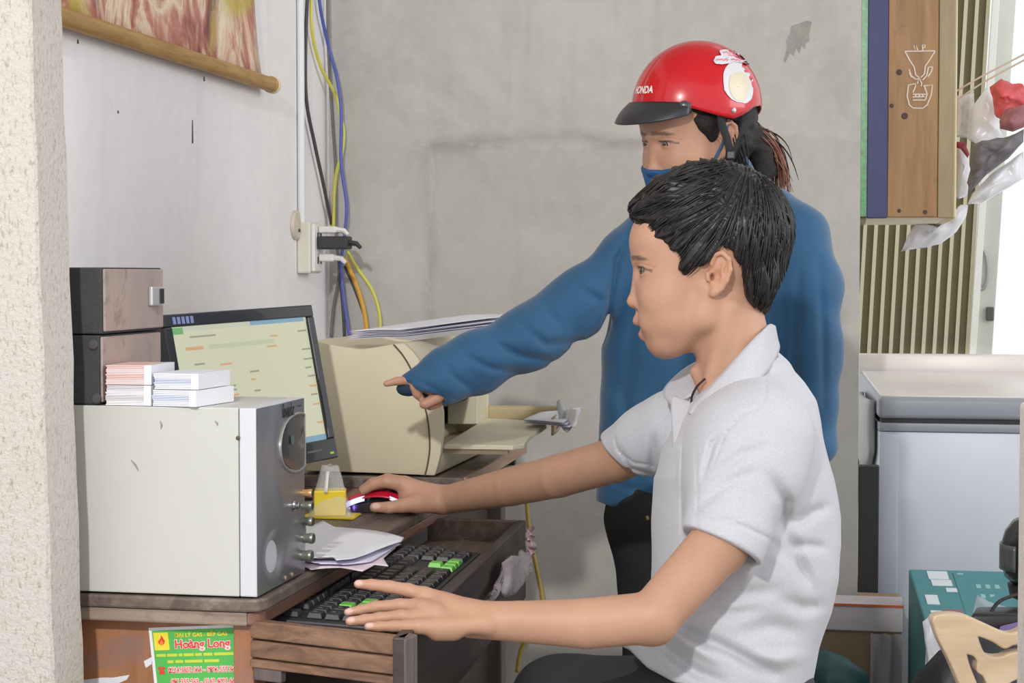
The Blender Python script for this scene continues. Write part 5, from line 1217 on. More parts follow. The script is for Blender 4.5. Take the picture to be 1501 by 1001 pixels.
# ---- hair
HR = polysdf([(921, 318), (929, 329), (938, 332), (950, 336), (958, 348), (969, 357), (981, 366), (991, 376), (992, 397), (1002, 409), (1010, 398), (1018, 390), (1032, 384), (1040, 368), (1052, 360), (1068, 372), (1080, 397), (1083, 414), (1087, 430), (1098, 447), (1110, 457), (1120, 462), (1126, 449), (1137, 421), (1148, 400), (1156, 385), (1161, 360), (1165, 327), (1160, 300), (1149, 275), (1132, 256), (1106, 246), (1082, 242), (1057, 233), (1023, 231), (990, 240), (962, 257), (934, 277), (919, 291), (918, 305)])
H_ = [('+', 0, MF.el((1046, 341), (117, 87, 106))), ('+', .012, MF.el((1100, 405), (50, 66, 60))), ('+', .008, MF.rc((975, 278, 0), (936, 304, 0), 24, 14))]
for b in (26, -26): H_.append(('+', .01, MF.rc((980, 290, b*1.4), (938, 312, b), 24, 12)))
for b in (1, -1): H_ += [('+', .008, MF.el((1020, 372, b*64), (34, 18, 34))), ('+', .008, MF.el((1000, 385, b*60), (12, 12, 24)))]
H_ += [('+', .01, MF.el((1040, 262, 0), (60, 50, 26)))]
def hairclip(P):
    u, v, b = MF.loc(P); return (HR(u, v)*MF.s).astype(f32)
H_.append(('&', .003, hairclip))
def hairwave(P, f):
    u, v, b = MF.loc(P); a = np.arctan2(v-282, u-1082); return (f+.0016*np.sin(a*34+.03*b+.02*v)*np.clip((np.hypot(u-1082, v-282)-15)/40, 0, 1)+.0012*np.sin(a*71+.2*b)).astype(f32)
H_.append(('d', 0, hairwave))
lo = np.array([MF.p(u, v, b) for u in (900, 1180) for v in (215, 490) for b in (-110, 110)]); Vh, Qh = surfnet(H_, lo.min(0)-.01, lo.max(0)+.01, .0024, 10)
t = NT('black_hair'); co = t.coord('Object'); t.color(t.ramp(t.noise(co, 120, 4, .7), [(.35, lin(16, 15, 16)), (.75, lin(44, 39, 39))])); t.b.inputs['Roughness'].default_value = .42; t.b.inputs['Specular IOR Level'].default_value = .45; m_hair = t.m
hair = organic('hair', Vh, Qh, m_hair, man, None, 0)
rng = random.Random(11)
u, v, b = MF.loc(Vh); cand = np.nonzero((HR(u, v) < -7) & (v < 455) & (b > -70))[0]
crown = MF.p(1086, 272, 10); H0 = H_[:-2]
def hdir(p):
    r_ = p-crown; n_ = sdf_grad(H0, p)[1]; uu, vv, bb = MF.loc(np.array([p])); fw = np.array([0, 0, -.25])
    if uu[0] < 1060: fw = MF.A[0]*.75+np.array([0, 0, -.22 if vv[0] < 330 else -.9])
    if uu[0] > 1090: fw = np.array([0, 0, -1.])+MF.A[0]*.15
    g = r_/(np.linalg.norm(r_)+1e-6)*.8+fw; g = g-n_*(g@n_); return g/(np.linalg.norm(g)+1e-6)
roots = [Vh[i] for i in rng.sample(list(cand), min(620, len(cand)))]
sb = strands(roots, hdir, lambda q, l: onsurf(H0, q, .0005+l, 1), 7, .0085, .0014, rng, .0035, lambda q: HR(*[np.array([x[0]]) for x in MF.loc(np.array([q]))[:2]])[0] > 2.5)
so = sb.build('hair_locks', m_hair, man, True, 180); so['kind'] = 'stuff'
print('hair', _t.time()-T0)
# ---- polo shirt
P_ = [('+', .02, camloft(TORSO, 0))]
A = lambda k, fn: P_.append(('+', k, fn))
A(.05, pxrc((1092, 552, 2.43), (1100, 600, 2.43), 57, 80))
def sleeve(parts, k, cut_p, cut_n, hollow):
    n = np.asarray(cut_n, float); n = n/np.linalg.norm(n); pl_ = PLANE(cut_p, n)
    def fn(P):
        f = parts[0](P)
        for q in parts[1:]: f = smin(f, q(P), k)
        f = smax(f, pl_(P), .003)
        for q in hollow: f = smax(f, -q(P), .002)
        return f
    return fn
cN = at(1059, 802, 2.24); nN = at(1010, 905, 2.215)-at(1059, 800, 2.24)
cFc = at(919, 667, 2.675); nF = -.61*cR-.8*cU+.25*cF
A(.05, pxrc((1110, 640, 2.305), (1098, 690, 2.29), 74, 66))
A(.035, sleeve([pxrc((1110, 640, 2.305), (1098, 690, 2.29), 66, 64), pxrc((1096, 690, 2.285), (1049, 822, 2.232), 68, 63)], .03, cN, nN, [pxrc((1068, 778, 2.25), (1044, 850, 2.23), 49, 55)]))
A(.03, pxrc((992, 628, 2.585), (965, 638, 2.61), 58, 52))
A(.02, sleeve([pxrc((980, 636, 2.60), (945, 648, 2.635), 54, 50), pxrc((945, 648, 2.635), (875, 684, 2.71), 50, 35)], .008, cFc, nF, [pxrc((925, 668, 2.665), (870, 692, 2.72), 33, 36)]))
A(.03, pxrc((955, 970, 2.38), (1060, 1000, 2.38), 48, 70)); A(.03, pxrc((955, 975, 2.5), (1060, 1000, 2.5), 42, 70))
# open the neck
P_.append(('-', .004, pxrc((1064, 455, HD), (1086, 566, HD), 57, 60))); P_.append(('-', .004, pxrc((1040, 560, HD-.005), (1000, 560, HD-.02), 30, 18)))
FO = [([(1148, 772), (1166, 806), (1182, 846)], 8, .006), ([(1152, 770), (1182, 757), (1208, 744)], 8, .006), ([(1160, 800), (1185, 800), (1208, 803)], 7, .004), ([(994, 922), (1060, 948), (1135, 988)], 8, .008), ([(975, 915), (1010, 945), (1050, 968)], 7, -.006), ([(1018, 871), (1075, 874), (1135, 865)], 9, .005), ([(1036, 893), (1075, 900), (1110, 894)], 8, .004), ([(1080, 930), (1130, 918), (1170, 926)], 12, .005), ([(1150, 880), (1178, 891), (1200, 888)], 9, .005), ([(1140, 798), (1165, 825), (1190, 862)], 8, .004), 
      ([(1040, 700), (1085, 668), (1120, 655)], 7, .003), ([(1024, 742), (1070, 706), (1110, 690)], 7, .003), ([(1130, 700), (1150, 735), (1144, 772)], 9, .006), ([(960, 938), (1020, 985), (1060, 1000)], 8, .007), ([(1105, 960), (1140, 967), (1172, 962)], 10, -.005),
      ([(1121, 548), (1122, 596)], 1.6, .0025), ([(1122, 596), (1090, 604), (1063, 636), (1046, 680), (1035, 700)], 1.8, .003), ([(958, 640), (957, 690)], 5, .005), ([(908, 655), (922, 686), (952, 694)], 3, .003),
      ([(1012, 748), (1050, 757), (1092, 772), (1130, 791)], 2.4, .0045), ([(900, 639), (905, 660), (928, 678), (957, 682)], 1.8, .0025), ([(1000, 640), (998, 720), (1000, 800)], 2, .002), ([(1020, 660), (1022, 720), (1020, 800)], 2, .0015), ([(1030, 700), (1045, 650), (1056, 640)], 4, .004)]
FO = [(p_, w_*1.15 if w_ > 3 else w_, a_*1.7 if w_ > 3 else a_) for p_, w_, a_ in FO]
P_.append(('d', 0, folds(FO, 2.72))); P_.append(('d', 0, waves(.0013, 34, 3)))
def hem(P):
    u, v, d = topx(P); return ((v-np.interp(u, [900, 922, 949, 988, 1100, 1300], [944, 952, 979, 1000, 1032, 1040]))*d/FPX).astype(f32)
P_.append(('&', .004, hem))
Vs, Qs = surfnet(P_, (-.62, 2.0, .5), (.16, 2.85, 1.2), .0028, 12)
t = NT('heather_grey_knit'); co = t.coord('Object'); fine = t.noise(t.coord('Object', (260, 260, 700)), 1, 3, .7)
t.color(t.ramp(fine, [(.3, lin(184, 184, 190)), (.7, lin(199, 199, 206))])); t.b.inputs['Roughness'].default_value = .85; t.b.inputs['Sheen Weight'].default_value = .15; t.bump(fine, .25, .001); m_knit = t.m
Vs, Qs = largest(Vs, Qs)
shirt = organic('polo_shirt', Vs, Qs, m_knit, man, None, 1)
def ribbon_px(name, A_, B2, m, parent, th=.0022, n=24, mid=0.):
    a, _ = spline([Vector(at(*p)) for p in A_], [0]*len(A_), 8); c, _ = spline([Vector(at(*p)) for p in B2], [0]*len(B2), 8)
    def smp(L_, t): x = t*(len(L_)-1); i = min(int(x), len(L_)-2); return L_[i].lerp(L_[i+1], x-i)
    def fn(i, j):
        p = smp(a, i).lerp(smp(c, i), j); q = (Vector(cC)-p).normalized(); return tuple(p+q*(mid*math.sin(math.pi*j)))
    return MB().grid(fn, n, 8).build(name, m, parent, True, 180, thick=th)
lab(ribbon_px('collar', [(1136, 478, 2.455), (1128, 475, 2.425), (1120, 482, 2.385), (1095, 507, 2.357), (1060, 546, 2.345), (1031, 576, 2.35), (1014, 595, 2.372)], [(1140, 500, 2.465), (1142, 512, 2.43), (1130, 538, 2.37), (1104, 566, 2.33), (1076, 594, 2.31), (1051, 621, 2.312), (1008, 605, 2.352)], m_knit, shirt, mid=.005), 'near leaf of the turned-down collar')
ribbon_px('collar_stand', [(1126, 476, 2.43), (1117, 484, 2.39), (1094, 508, 2.363), (1060, 547, 2.352), (1030, 578, 2.358), (1012, 598, 2.376)], [(1128, 520, 2.43), (1116, 530, 2.38), (1098, 552, 2.352), (1066, 588, 2.345), (1034, 604, 2.35), (1010, 612, 2.37)], m_knit, shirt)
lab(ribbon_px('collar', [(1136, 478, 2.455), (1100, 490, 2.49), (1050, 512, 2.495), (1026, 535, 2.48), (1025, 556, 2.45), (1013, 580, 2.415)], [(1140, 500, 2.47), (1110, 520, 2.53), (1040, 526, 2.535), (1004, 540, 2.52), (972, 573, 2.50), (986, 596, 2.44)], m_knit, shirt, mid=.004), 'far leaf of the turned-down collar')
ribbon_px('placket', [(985, 580, 2.42), (984, 600, 2.40), (986, 640, 2.365), (988, 700, 2.34), (990, 760, 2.335)], [(1013, 590, 2.398), (1014, 606, 2.375), (1016, 640, 2.335), (1019, 700, 2.315), (1021, 760, 2.312)], m_knit, shirt, th=.003)
p = at(1019, 722, 2.308); MB().lathe([(.0035, 0), (.0035, .0012), (.002, .0016)], p, -cF, 12).build('button', mat('amber_button', lin(212, 190, 120), .3), shirt, True)
MB().tube([at(1034, 555, 2.372), at(1022, 566, 2.372), at(1014, 582, 2.385), at(1014, 596, 2.395)], .0016, 6, smooth=4).build('necklace_cord', mat('dark_cord', lin(48, 34, 34), .6), man, True)
# ---- trousers
R_ = []
for h_, k_, a_ in ((hipN, knN, anN), (hipF, knF, anF)):
    R_ += [('+', .03, RC(h_, k_, .084, .072)), ('+', .03, RC(k_, a_+(0, 0, .02), .068, .056))]
R_ += [('+', .02, camloft([(940, 945, 1172, 2.43, .142), (1000, 936, 1168, 2.43, .148), (1050, 935, 1166, 2.43, .152), (1075, 960, 1160, 2.43, .14)], 0)), ('+', .05, RC(at(1090, 1040, 2.42), at(1080, 1040, 2.5), .098, .098)), ('d', 0, waves(.002, 40, 9)), ('&', .003, PLANE((0, 0, .075), (0, 0, -1))), ('&', .004, PLANE(at(1060, 968, 2.43), (.12, 0, 1)))]
Vt, Qt = surfnet(R_, (-.60, 2.1, .05), (.14, 2.75, .72), .0055, 10)
organic('trousers', Vt, Qt, mat('charcoal_cloth', lin(46, 47, 52), .85, var=.08, scale=60), man, None, 1)
# shoes
for a_ in (anN, anF):
    S_ = [('+', .01, RC(a_+(.035, 0, -.045), a_+(-.14, 0, -.055), .042, .034)), ('&', .002, PLANE((0, 0, .002), (0, 0, -1))), ('&', .004, PLANE((0, 0, .075), (0, 0, 1)))]
    Vv2, Qv2 = surfnet(S_, a_-(.24, .08, .1), a_+(.12, .08, .02), .005); organic('shoe', Vv2, Qv2, mat('dark_sandal', lin(52, 48, 46), .6), man, None, 1)
# stool under him
sc_ = at(1085, 1000, 2.45); sz_ = .462
st_ = thing('stool', 'plain wooden stool carrying the seated man', 'stool', (sc_[0], sc_[1], 0))
MB().lathe([(.145, sz_-.03), (.15, sz_-.026), (.15, sz_-.005), (.145, sz_)], (sc_[0], sc_[1], 0), (0, 0, 1), 32).build('seat', m_plank, st_, True, 40)
for a in (.6, 2.2, 3.8, 5.4): MB().tube([(sc_[0]+.10*math.cos(a), sc_[1]+.10*math.sin(a), sz_-.03), (sc_[0]+.15*math.cos(a), sc_[1]+.15*math.sin(a), 0)], [.016, .013], 10).build('leg', m_postd, st_, True)
print('man', _t.time()-T0)
# =============== the standing woman in the red helmet ===============
T0 = _t.time()
WD = 3.07
rw = ray(1025, 203); rw = rw/np.linalg.norm(rw); RX = cR-rw*(cR@rw); RX = RX/np.linalg.norm(RX); UZ = np.cross(RX, rw); UZ = UZ if UZ[2] > 0 else -UZ
ph_ = math.radians(38); pit = math.radians(7)
wX = -RX*math.cos(ph_)-rw*math.sin(ph_); wY = np.cross(UZ, wX)
wX, wZ = wX*math.cos(pit)-UZ*math.sin(pit), UZ*math.cos(pit)+wX*math.sin(pit)
WS = .00094
WFr = Fr(at(1025, 203, WD), wX, wY, wZ, WS)
wom = thing('person', 'standing woman in red helmet, blue mask and blue jacket, pointing at the screen', 'person', (*at(1050, 600, WD)[:2], 0))
W_ = head_ops(WFr, False, 2.2, 12)
A = lambda k, fn: W_.append(('+', k, fn))
ng = WFr.p(1070, 470, 0); A(.02, RC(ng, at(1050, 330, WD+.03), .045, .055))
JT = [(268, 1015, 1098, 3.10, .055), (290, 985, 1130, 3.10, .085), (312, 945, 1162, 3.10, .10), (338, 912, 1190, 3.10, .115), (368, 898, 1205, 3.10, .122), (420, 888, 1208, 3.10, .128), (500, 883, 1206, 3.10, .13), (580, 880, 1205, 3.10, .128), (640, 878, 1204, 3.10, .126), (700, 874, 1206, 3.10, .128), (735, 876, 1208, 3.10, .13), (790, 880, 1210, 3.10, .13)]
A(.03, camloft([(v, l+22, r-26, d, h-.026) for v, l, r, d, h in JT], 0))
AR = [(930, 382, 3.05, 47), (850, 444, 3.02, 43), (775, 495, 2.99, 45), (700, 531, 2.955, 41), (645, 556, 2.925, 33)]
pxchain([(u, v, d, r-14) for u, v, d, r in AR], .02, W_)
A(.012, pxrc((660, 550, 2.935), (634, 566, 2.915), 17, 15))
for ch_ in ([(630, 562, 2.918, 11), (602, 557, 2.908, 7.6), (582, 558.5, 2.90, 6.2), (566, 562.5, 2.895, 4.9)],
            [(628, 566, 2.912, 10), (608, 567, 2.90, 7.2), (611, 577, 2.902, 6.6), (617, 584, 2.908, 5.6)],
            [(654, 572, 2.915, 11), (640, 583, 2.905, 8.6), (622, 592.5, 2.90, 7.4)],
            [(656, 578, 2.925, 9), (642, 590, 2.92, 7.4), (630, 596, 2.915, 6.2)]): pxchain(ch_, .003, W_)
AL = [(1165, 352, 3.04, 46), (1188, 420, 3.02, 41), (1194, 520, 3.0, 38), (1194, 650, 2.97, 33)]
pxchain([(u, v, d, r-12) for u, v, d, r in AL], .02, W_); A(.01, pxrc((1194, 660, 2.97), (1192, 690, 2.96), 19, 18)); A(.01, pxrc((1192, 690, 2.96), (1188, 716, 2.95), 20, 18)); A(.01, pxrc((1192, 696, 2.985), (1188, 718, 2.985), 18, 16))
for k_, (o_, ln_) in enumerate(((-.022, 66), (.000, 76), (.020, 72), (.038, 56))): pxchain([(1190, 714, 2.955+o_, 9), (1186, 714+ln_*.45, 2.95+o_, 8), (1180, 714+ln_*.75, 2.95+o_, 7), (1172, 714+ln_, 2.952+o_, 6)], .003, W_)
pxchain([(1186, 690, 2.94, 11), (1174, 716, 2.925, 9), (1168, 740, 2.922, 7.5)], .004, W_)
fl = lambda u, d: at(u, 700, d)
lg = []
for (u, v, d), (x2, y2) in (((975, 770, 3.06), (.0, .0)), ((1105, 770, 3.14), (0, 0))):
    h_ = at(u, v, d); k_ = np.array((h_[0]+.005, h_[1], .47)); a_ = np.array((k_[0]+.01, k_[1]+.02, .07)); lg.append((h_, k_, a_))
    A(.03, RC(h_, k_, .075, .05)); A(.03, RC(k_, a_, .048, .034)); A(.02, RC(a_+(.02, .01, -.01), a_+(-.10, -.10, -.04), .032, .024))
V, Q = surfnet(W_, (-.98, 2.6, -.01), (.2, 3.35, 1.47), .003, 12)
C = skin_colors(WFr, V, lin(188, 144, 120)[:3], False, (.03, .022, .022))
organic('body', V, Q, m_skin, wom, C, 1)
eyes(WFr, wom, look=(.12, -.18))
print('woman body', len(V), _t.time()-T0)
m_jk = mat('blue_jacket', lin(30, 82, 120), .75, var=.06, scale=9); MATS['blue_jacket'].node_tree.nodes['Principled BSDF'].inputs['Sheen Weight'].default_value = .25
# mask
hd_ = head_ops(WFr, False, 2.2, 12)
def maskfn(P):
    u, v, b = WFr.loc(P); f = evalops(hd_, P)-.0045
    f = smin(f, WFr.el((958, 478, 0), (22, 28, 34))(P), .012)
    top = np.interp(np.abs(b), [0, 20, 50, 75], [441, 444, 440, 432]); return smax(smax(f, ((top-v)*WS).astype(f32), .002), np.maximum((u-1015)*WS, (v-528)*WS).astype(f32), .004).astype(f32)
M_ = [('+', 0, maskfn)]
lo = np.array([WFr.p(u, v, b) for u in (905, 1025) for v in (425, 535) for b in (-85, 85)]); Vm, Qm = surfnet(M_, lo.min(0), lo.max(0), .003, 8)
organic('face_mask', Vm, Qm, mat('mask_blue', lin(30, 86, 136), .7, var=.05), wom, None, 1)
for b in (1, -1):
    MB().tube([WFr.p(1005, 446, b*70), WFr.p(1020, 425, b*75), WFr.p(1036, 398, b*80), WFr.p(1046, 374, b*80), WFr.p(1056, 380, b*78)], .0022, 6, smooth=4, flat=1).build('mask_strap', mat('mask_blue', lin(30, 86, 136), .7), wom, True)
# jacket
J_ = [('+', .03, camloft(JT, 0))]
pxchain(AR+[(618, 562, 2.912, 22)], .03, J_); pxchain(AL, .03, J_); J_.append(('+', .012, pxrc((628, 551, 2.915), (592, 553.5, 2.905), 17, 5)))
J_.append(('+', .03, RC(at(1050, 300, 3.09), at(1045, 268, 3.08), .085, .072)))
J_.append(('+', .03, pxrc((1165, 352, 3.05), (1130, 325, 3.08), 46, 50))); J_.append(('+', .03, pxrc((930, 382, 3.05), (965, 340, 3.07), 46, 48)))
FJ = [([(945, 305), (905, 380), (888, 480), (884, 500)], 5, .010), ([(760, 470), (800, 505), (850, 500)], 6, .008), ([(720, 500), (760, 520), (810, 530)], 6, .008), ([(680, 520), (720, 540), (760, 545)], 5, .006), ([(845, 420), (880, 440), (870, 470)], 6, .007), ([(650, 530), (668, 555), (690, 570)], 5, .005), ([(930, 460), (920, 560), (915, 690)], 9, .006), ([(905, 560), (930, 640), (935, 720)], 8, .005), ([(1172, 400), (1166, 520), (1168, 640)], 6, .010), ([(1200, 380), (1206, 470), (1208, 600)], 6, .005), ([(1140, 360), (1120, 430)], 10, .005), ([(880, 700), (920, 715), (958, 720)], 6, .004), ([(800, 450), (822, 478)], 6, .006), ([(600, 552), (640, 572), (668, 585)], 3, .003)]
J_.append(('d', 0, folds(FJ, 3.2))); J_.append(('d', 0, waves(.0024, 26, 5))); J_.append(('d', 0, waves(.0011, 60, 15)))
J_.append(('-', .004, RC(WFr.p(1066, 455, 0), at(1050, 300, WD+.03), .050, .05)))
J_.append(('-', .003, pxrc((600, 572, 2.90), (640, 592, 2.90), 11, 15)))
def hemj(P):
    u, v, d = topx(P); e = (v-np.interp(u, [600, 866, 900, 930, 965, 1240], [2000, 731, 744, 754, 762, 764]))*d/FPX
    return np.where(u < 860, np.maximum(e, (560-u)*0-1), e).astype(f32)
J_.append(('&', .004, hemj))
Vj, Qj = surfnet(J_, (-.86, 2.55, .6), (.2, 3.35, 1.36), .004, 12)
jk = organic('jacket', Vj, Qj, m_jk, wom, None, 1)
c_ = at(598, 570, 2.912)
D_ = [('+', 0, EL(c_, (.020, .012, .0125), None)), ('+', .006, pxrc((618, 570, 2.92), (640, 580, 2.925), 9, 10))]
Vd, Qd = surfnet(D_, c_-.07, c_+.07, .003); lab(organic('palm_flap', Vd, Qd, mat('navy_cloth', lin(26, 52, 78), .8), wom, None, 1), 'dark navy palm side of the sleeve flap')
MB().tube([at(948, 757, 2.965), at(950, 762, 2.962)], .003, 6).build('zip_pull', mat('brass_zip', lin(150, 130, 90), .4, .5), jk, True)
# trousers and shoes
R_ = [('+', .04, camloft([(690, 892, 1192, 3.10, .118), (760, 889, 1196, 3.10, .122), (820, 905, 1180, 3.10, .11)], 0))]
for h_, k_, a_ in lg: R_ += [('+', .03, RC(h_, k_, .094, .072)), ('+', .03, RC(k_, a_+(0, 0, .02), .070, .062))]
R_ += [('d', 0, waves(.0025, 30, 8)), ('&', .003, PLANE((0, 0, .06), (0, 0, -1)))]
Vt, Qt = surfnet(R_, (-.55, 2.75, .03), (.15, 3.4, .86), .0065, 10)
organic('trousers', Vt, Qt, mat('black_cloth', lin(34, 34, 37), .85, var=.06, scale=50), wom, None, 1)
for h_, k_, a_ in lg:
    S_ = [('+', .01, RC(a_+(.02, .01, -.025), a_+(-.11, -.11, -.045), .040, .030)), ('&', .002, PLANE((0, 0, .002), (0, 0, -1))), ('&', .004, PLANE((0, 0, .065), (0, 0, 1)))]
    Vv2, Qv2 = surfnet(S_, a_-(.22, .22, .08), a_+(.1, .1, .02), .005); organic('shoe', Vv2, Qv2, mat('dark_sandal', lin(52, 48, 46), .6), wom, None, 1)
# hair: cap, nape and pony tail
G_ = [('+', 0, WFr.el((1052, 352), (114, 83, 100))), ('+', .01, WFr.el((1100, 410), (46, 62, 56)))]
G_ += [('+', .008, WFr.el((1014, 368, b*66), (26, 16, 26))) for b in (1, -1)]
def hc2(P):
    u, v, b = WFr.loc(P); return (HR2(u, v)*WS).astype(f32)
HR2 = polysdf([(930, 300), (950, 334), (968, 348), (986, 372), (1000, 392), (1014, 414), (1024, 400), (1034, 376), (1052, 366), (1066, 376), (1076, 398), (1074, 430), (1084, 462), (1110, 474), (1180, 460), (1200, 200), (930, 200)])
G0 = list(G_); G_.append(('&', .003, hc2)); pxchain([(1078, 212, 3.09, 22), (1098, 204, 3.11, 23), (1114, 222, 3.12, 21), (1120, 250, 3.12, 19), (1118, 290, 3.12, 15)], .006, G_); G_.append(('d', 0, waves(.0012, 160, 2)))
lo = np.array([WFr.p(u, v, b) for u in (915, 1180) for v in (230, 490) for b in (-110, 110)]); Vh2, Qh2 = surfnet(G_, np.minimum(lo.min(0), at(1140, 300, 3.12)-.04), np.maximum(lo.max(0), at(1140, 230, 3.12)+.04), .0035, 10)
m_wh = mat('dark_brown_hair', lin(34, 27, 27), .6, var=.3, scale=90, spec=.35, bump=.5, bscale=220)
wh = organic('hair', Vh2, Qh2, m_wh, wom, None, 1)
rng = random.Random(5)
def pony(n, m, name, path, spread, r, seed):
    r_ = random.Random(seed); b = MB()
    for k in range(n):
        o1 = np.array([r_.gauss(0, 1) for _ in range(3)]); o2 = np.array([r_.gauss(0, 1) for _ in range(3)]); pts = []
        L_ = r_.uniform(.72, 1.0)
        for i, (u, v, d, s_) in enumerate(path):
            t_ = i/(len(path)-1)
            if t_ > L_: break
            pts.append(at(u, v, d)+(o1*(1-t_)+o2*t_)*s_*.001)
        if len(pts) > 2: b.tube(pts, [r]*(len(pts)-2)+[r*.7, r*.25], 4, smooth=3)
    o = b.build(name, m, wom, True, 180); o['kind'] = 'stuff'; return o
pony(150, m_wh, 'pony_tail', [(1076, 205, 3.07, 7), (1092, 196, 3.10, 10), (1112, 204, 3.13, 13), (1126, 222, 3.15, 15), (1134, 245, 3.15, 15), (1136, 270, 3.14, 15), (1130, 300, 3.13, 12)], 1, .0016, 3)
pony(60, mat('auburn_hair', lin(124, 76, 56), .4, var=.25, scale=90, spec=.6), 'pony_tail_ends', [(1108, 198, 3.11, 8), (1128, 215, 3.12, 8), (1140, 238, 3.12, 9), (1147, 262, 3.12, 11), (1148, 285, 3.12, 12), (1146, 300, 3.12, 12)], 1, .0014, 4)
pony(8, mat('auburn_hair', lin(124, 76, 56), .4), 'loose_hair', [(1130, 225, 3.12, 4), (1142, 244, 3.12, 5), (1154, 252, 3.12, 5), (1166, 250, 3.12, 6)], 1, .0007, 6)
pony(40, m_wh, 'nape_hair', [(1075, 200, 3.02, 6), (1082, 225, 3.02, 8), (1090, 250, 3.03, 9), (1096, 280, 3.05, 10)], 1, .0016, 8)
# ---- helmet (worn: part of the figure)
hE = ((0, 325), (35, 330), (55, 338), (76, 356), (90, 365), (102, 360), (116, 350), (134, 350), (150, 362), (166, 376), (180, 380))
hcU, hcV, ra, rb, rz_ = 1042., 343., 129., 104., 121.
def shell(th, v, off=0.):
    z = hcV-v; q = math.sqrt(max(0, 1-(z/rz_)**2)) if z > 0 else 1-.10*(z/40)**2
    u = hcU-ra*q*math.cos(th)*(1.0 if math.cos(th) > 0 else .98); b = rb*q*math.sin(th); p = WFr.p(u, v, b)
    if off:
        n = WFr.A[0]*(math.cos(th)/ra*q)+WFr.A[1]*(math.sin(th)/rb*q)+WFr.A[2]*(max(z, -20)/rz_**1.0/rz_); n = n/np.linalg.norm(n); p = p+n*off
    return p
def edge_v(th):
    a = abs((math.degrees(th)+180) % 360-180); return float(np.interp(a, [e[0] for e in hE], [e[1] for e in hE]))
def hshell(i, j, off=0.):
    th = 2*math.pi*i; a = j**1.0*math.pi/2; ev = edge_v(th)
    vt = hcV-rz_*math.cos(a); ve = ev
    v = (hcV-rz_*.9999)+(ve-(hcV-rz_*.9999))*(1-math.cos(a)) if True else vt
    return shell(th, v, off)
m_hred = mat('glossy_red', lin(198, 14, 30), .25, coat=.45, spec=.4); m_hblk = mat('visor_black', lin(44, 45, 50), .38); m_strap = mat('black_webbing', lin(36, 36, 39), .8)
ho = MB().grid(lambda i, j: hshell(i, j), 96, 32).build('helmet', m_hred, wom, True, 180, thick=.004); lab(ho, 'glossy red open-face helmet shell with black visor'); ho.modifiers[0].offset = 1
MB().grid(lambda i, j: shell(2*math.pi*i, edge_v(2*math.pi*i)-6+5*j, -.006), 96, 2).build('liner', m_hblk, ho, True, 180, thick=.006)
def visor(i, j):
    th = math.radians(-52+104*i); w_ = math.cos(math.radians(-90+180*i)) if True else 0; w_ = max(0, w_)**.55
    p0 = shell(th, 324-4+8*abs(2*i-1)**2, .0035); dirx = WFr.A[0]*math.cos(th*.8)+WFr.A[1]*math.sin(th*.8)
    ln = 37*w_*WS; dz = -(16*(1-w_)+36*w_)*WS
    return p0+dirx*(ln*j)+WFr.A[2]*(dz*j)*(1 if j else 0)+dirx*(.004*math.sin(math.pi*j))
MB().grid(visor, 40, 12).build('visor', m_hblk, ho, True, 180, thick=.003)
for th in (47, -47):
    p = shell(math.radians(th), 334, .004); n = shell(math.radians(th), 334, .01)-shell(math.radians(th), 334, 0)
    MB().lathe([(.011, 0), (.011, .002), (.007, .005), (.006, .0055)], p, n, 20).build('visor_knob', mat('knob_grey', lin(70, 72, 78), .3), ho, True)
p = shell(math.radians(90), 350, 0); MB().lathe([(.005, 0), (.0045, .0015), (.002, .0025)], p, WFr.A[1], 14).build('rivet', mat('rivet_steel', lin(190, 190, 186), .2, .8), ho, True)
# lookup from pixel to shell
gT, gV = np.meshgrid(np.radians(np.arange(-20, 175, 1.0)), np.arange(222, 372, 1.5), indexing='ij'); gP = np.array([shell(a, b) for a, b in zip(gT.ravel(), gV.ravel())]); gu, gv, gd = topx(gP)
def sh_at(u, v, off=.0006):
    m_ = (gu-u)**2+(gv-v)**2+np.where(gd > WD+.03, 1e6, 0); k = int(np.argmin(m_)); return shell(gT.ravel()[k], gV.ravel()[k], off)
def decal(name, poly, off, m, dn=4):
    P, _ = spline([Vector((*p, 0)) for p in poly+poly[:1]], [0]*(len(poly)+1), dn); P = P[:-1]; c = sum(P, Vector())/len(P); n = len(P); R_ = 8
    Vv3 = [sh_at(c.x, c.y, off)]; Fc = []
    for k in range(1, R_+1):
        for p in P: q_ = c.lerp(p, k/R_); Vv3.append(sh_at(q_.x, q_.y, off))
    Fc += [(0, 1+i, 1+(i+1) % n) for i in range(n)]
    for k in range(R_-1): Fc += [(1+k*n+i, 1+k*n+n+i, 1+k*n+n+(i+1) % n, 1+k*n+(i+1) % n) for i in range(n)]
    return MB().add(Vv3, Fc).build(name, m, ho, True, 180)
gt_f, gv_f = gT.ravel(), gV.ravel()
def sh_at(u, v, off=.0006):      # smooth inverse: weighted by the nearest samples
    m_ = (gu-u)**2+(gv-v)**2+np.where(gd > WD+.035, 1e6, 0); k = np.argsort(m_)[:4]; th, vv = float(gt_f[k[0]]), float(gv_f[k[0]])
    for _ in range(3):
        Q3 = topx(np.array([shell(th, vv), shell(th+.01, vv), shell(th, vv+.5)])); J = np.array([[(Q3[0][1]-Q3[0][0])/.01, (Q3[0][2]-Q3[0][0])/.5], [(Q3[1][1]-Q3[1][0])/.01, (Q3[1][2]-Q3[1][0])/.5]])
        d_ = np.linalg.lstsq(J, np.array([u-Q3[0][0], v-Q3[1][0]]), rcond=.05)[0]; th += float(np.clip(d_[0], -.05, .05)); vv += float(np.clip(d_[1], -3, 3))
    return shell(th, vv, off)
m_sti = mat('sticker_gloss_white', lin(214, 212, 216), .35)
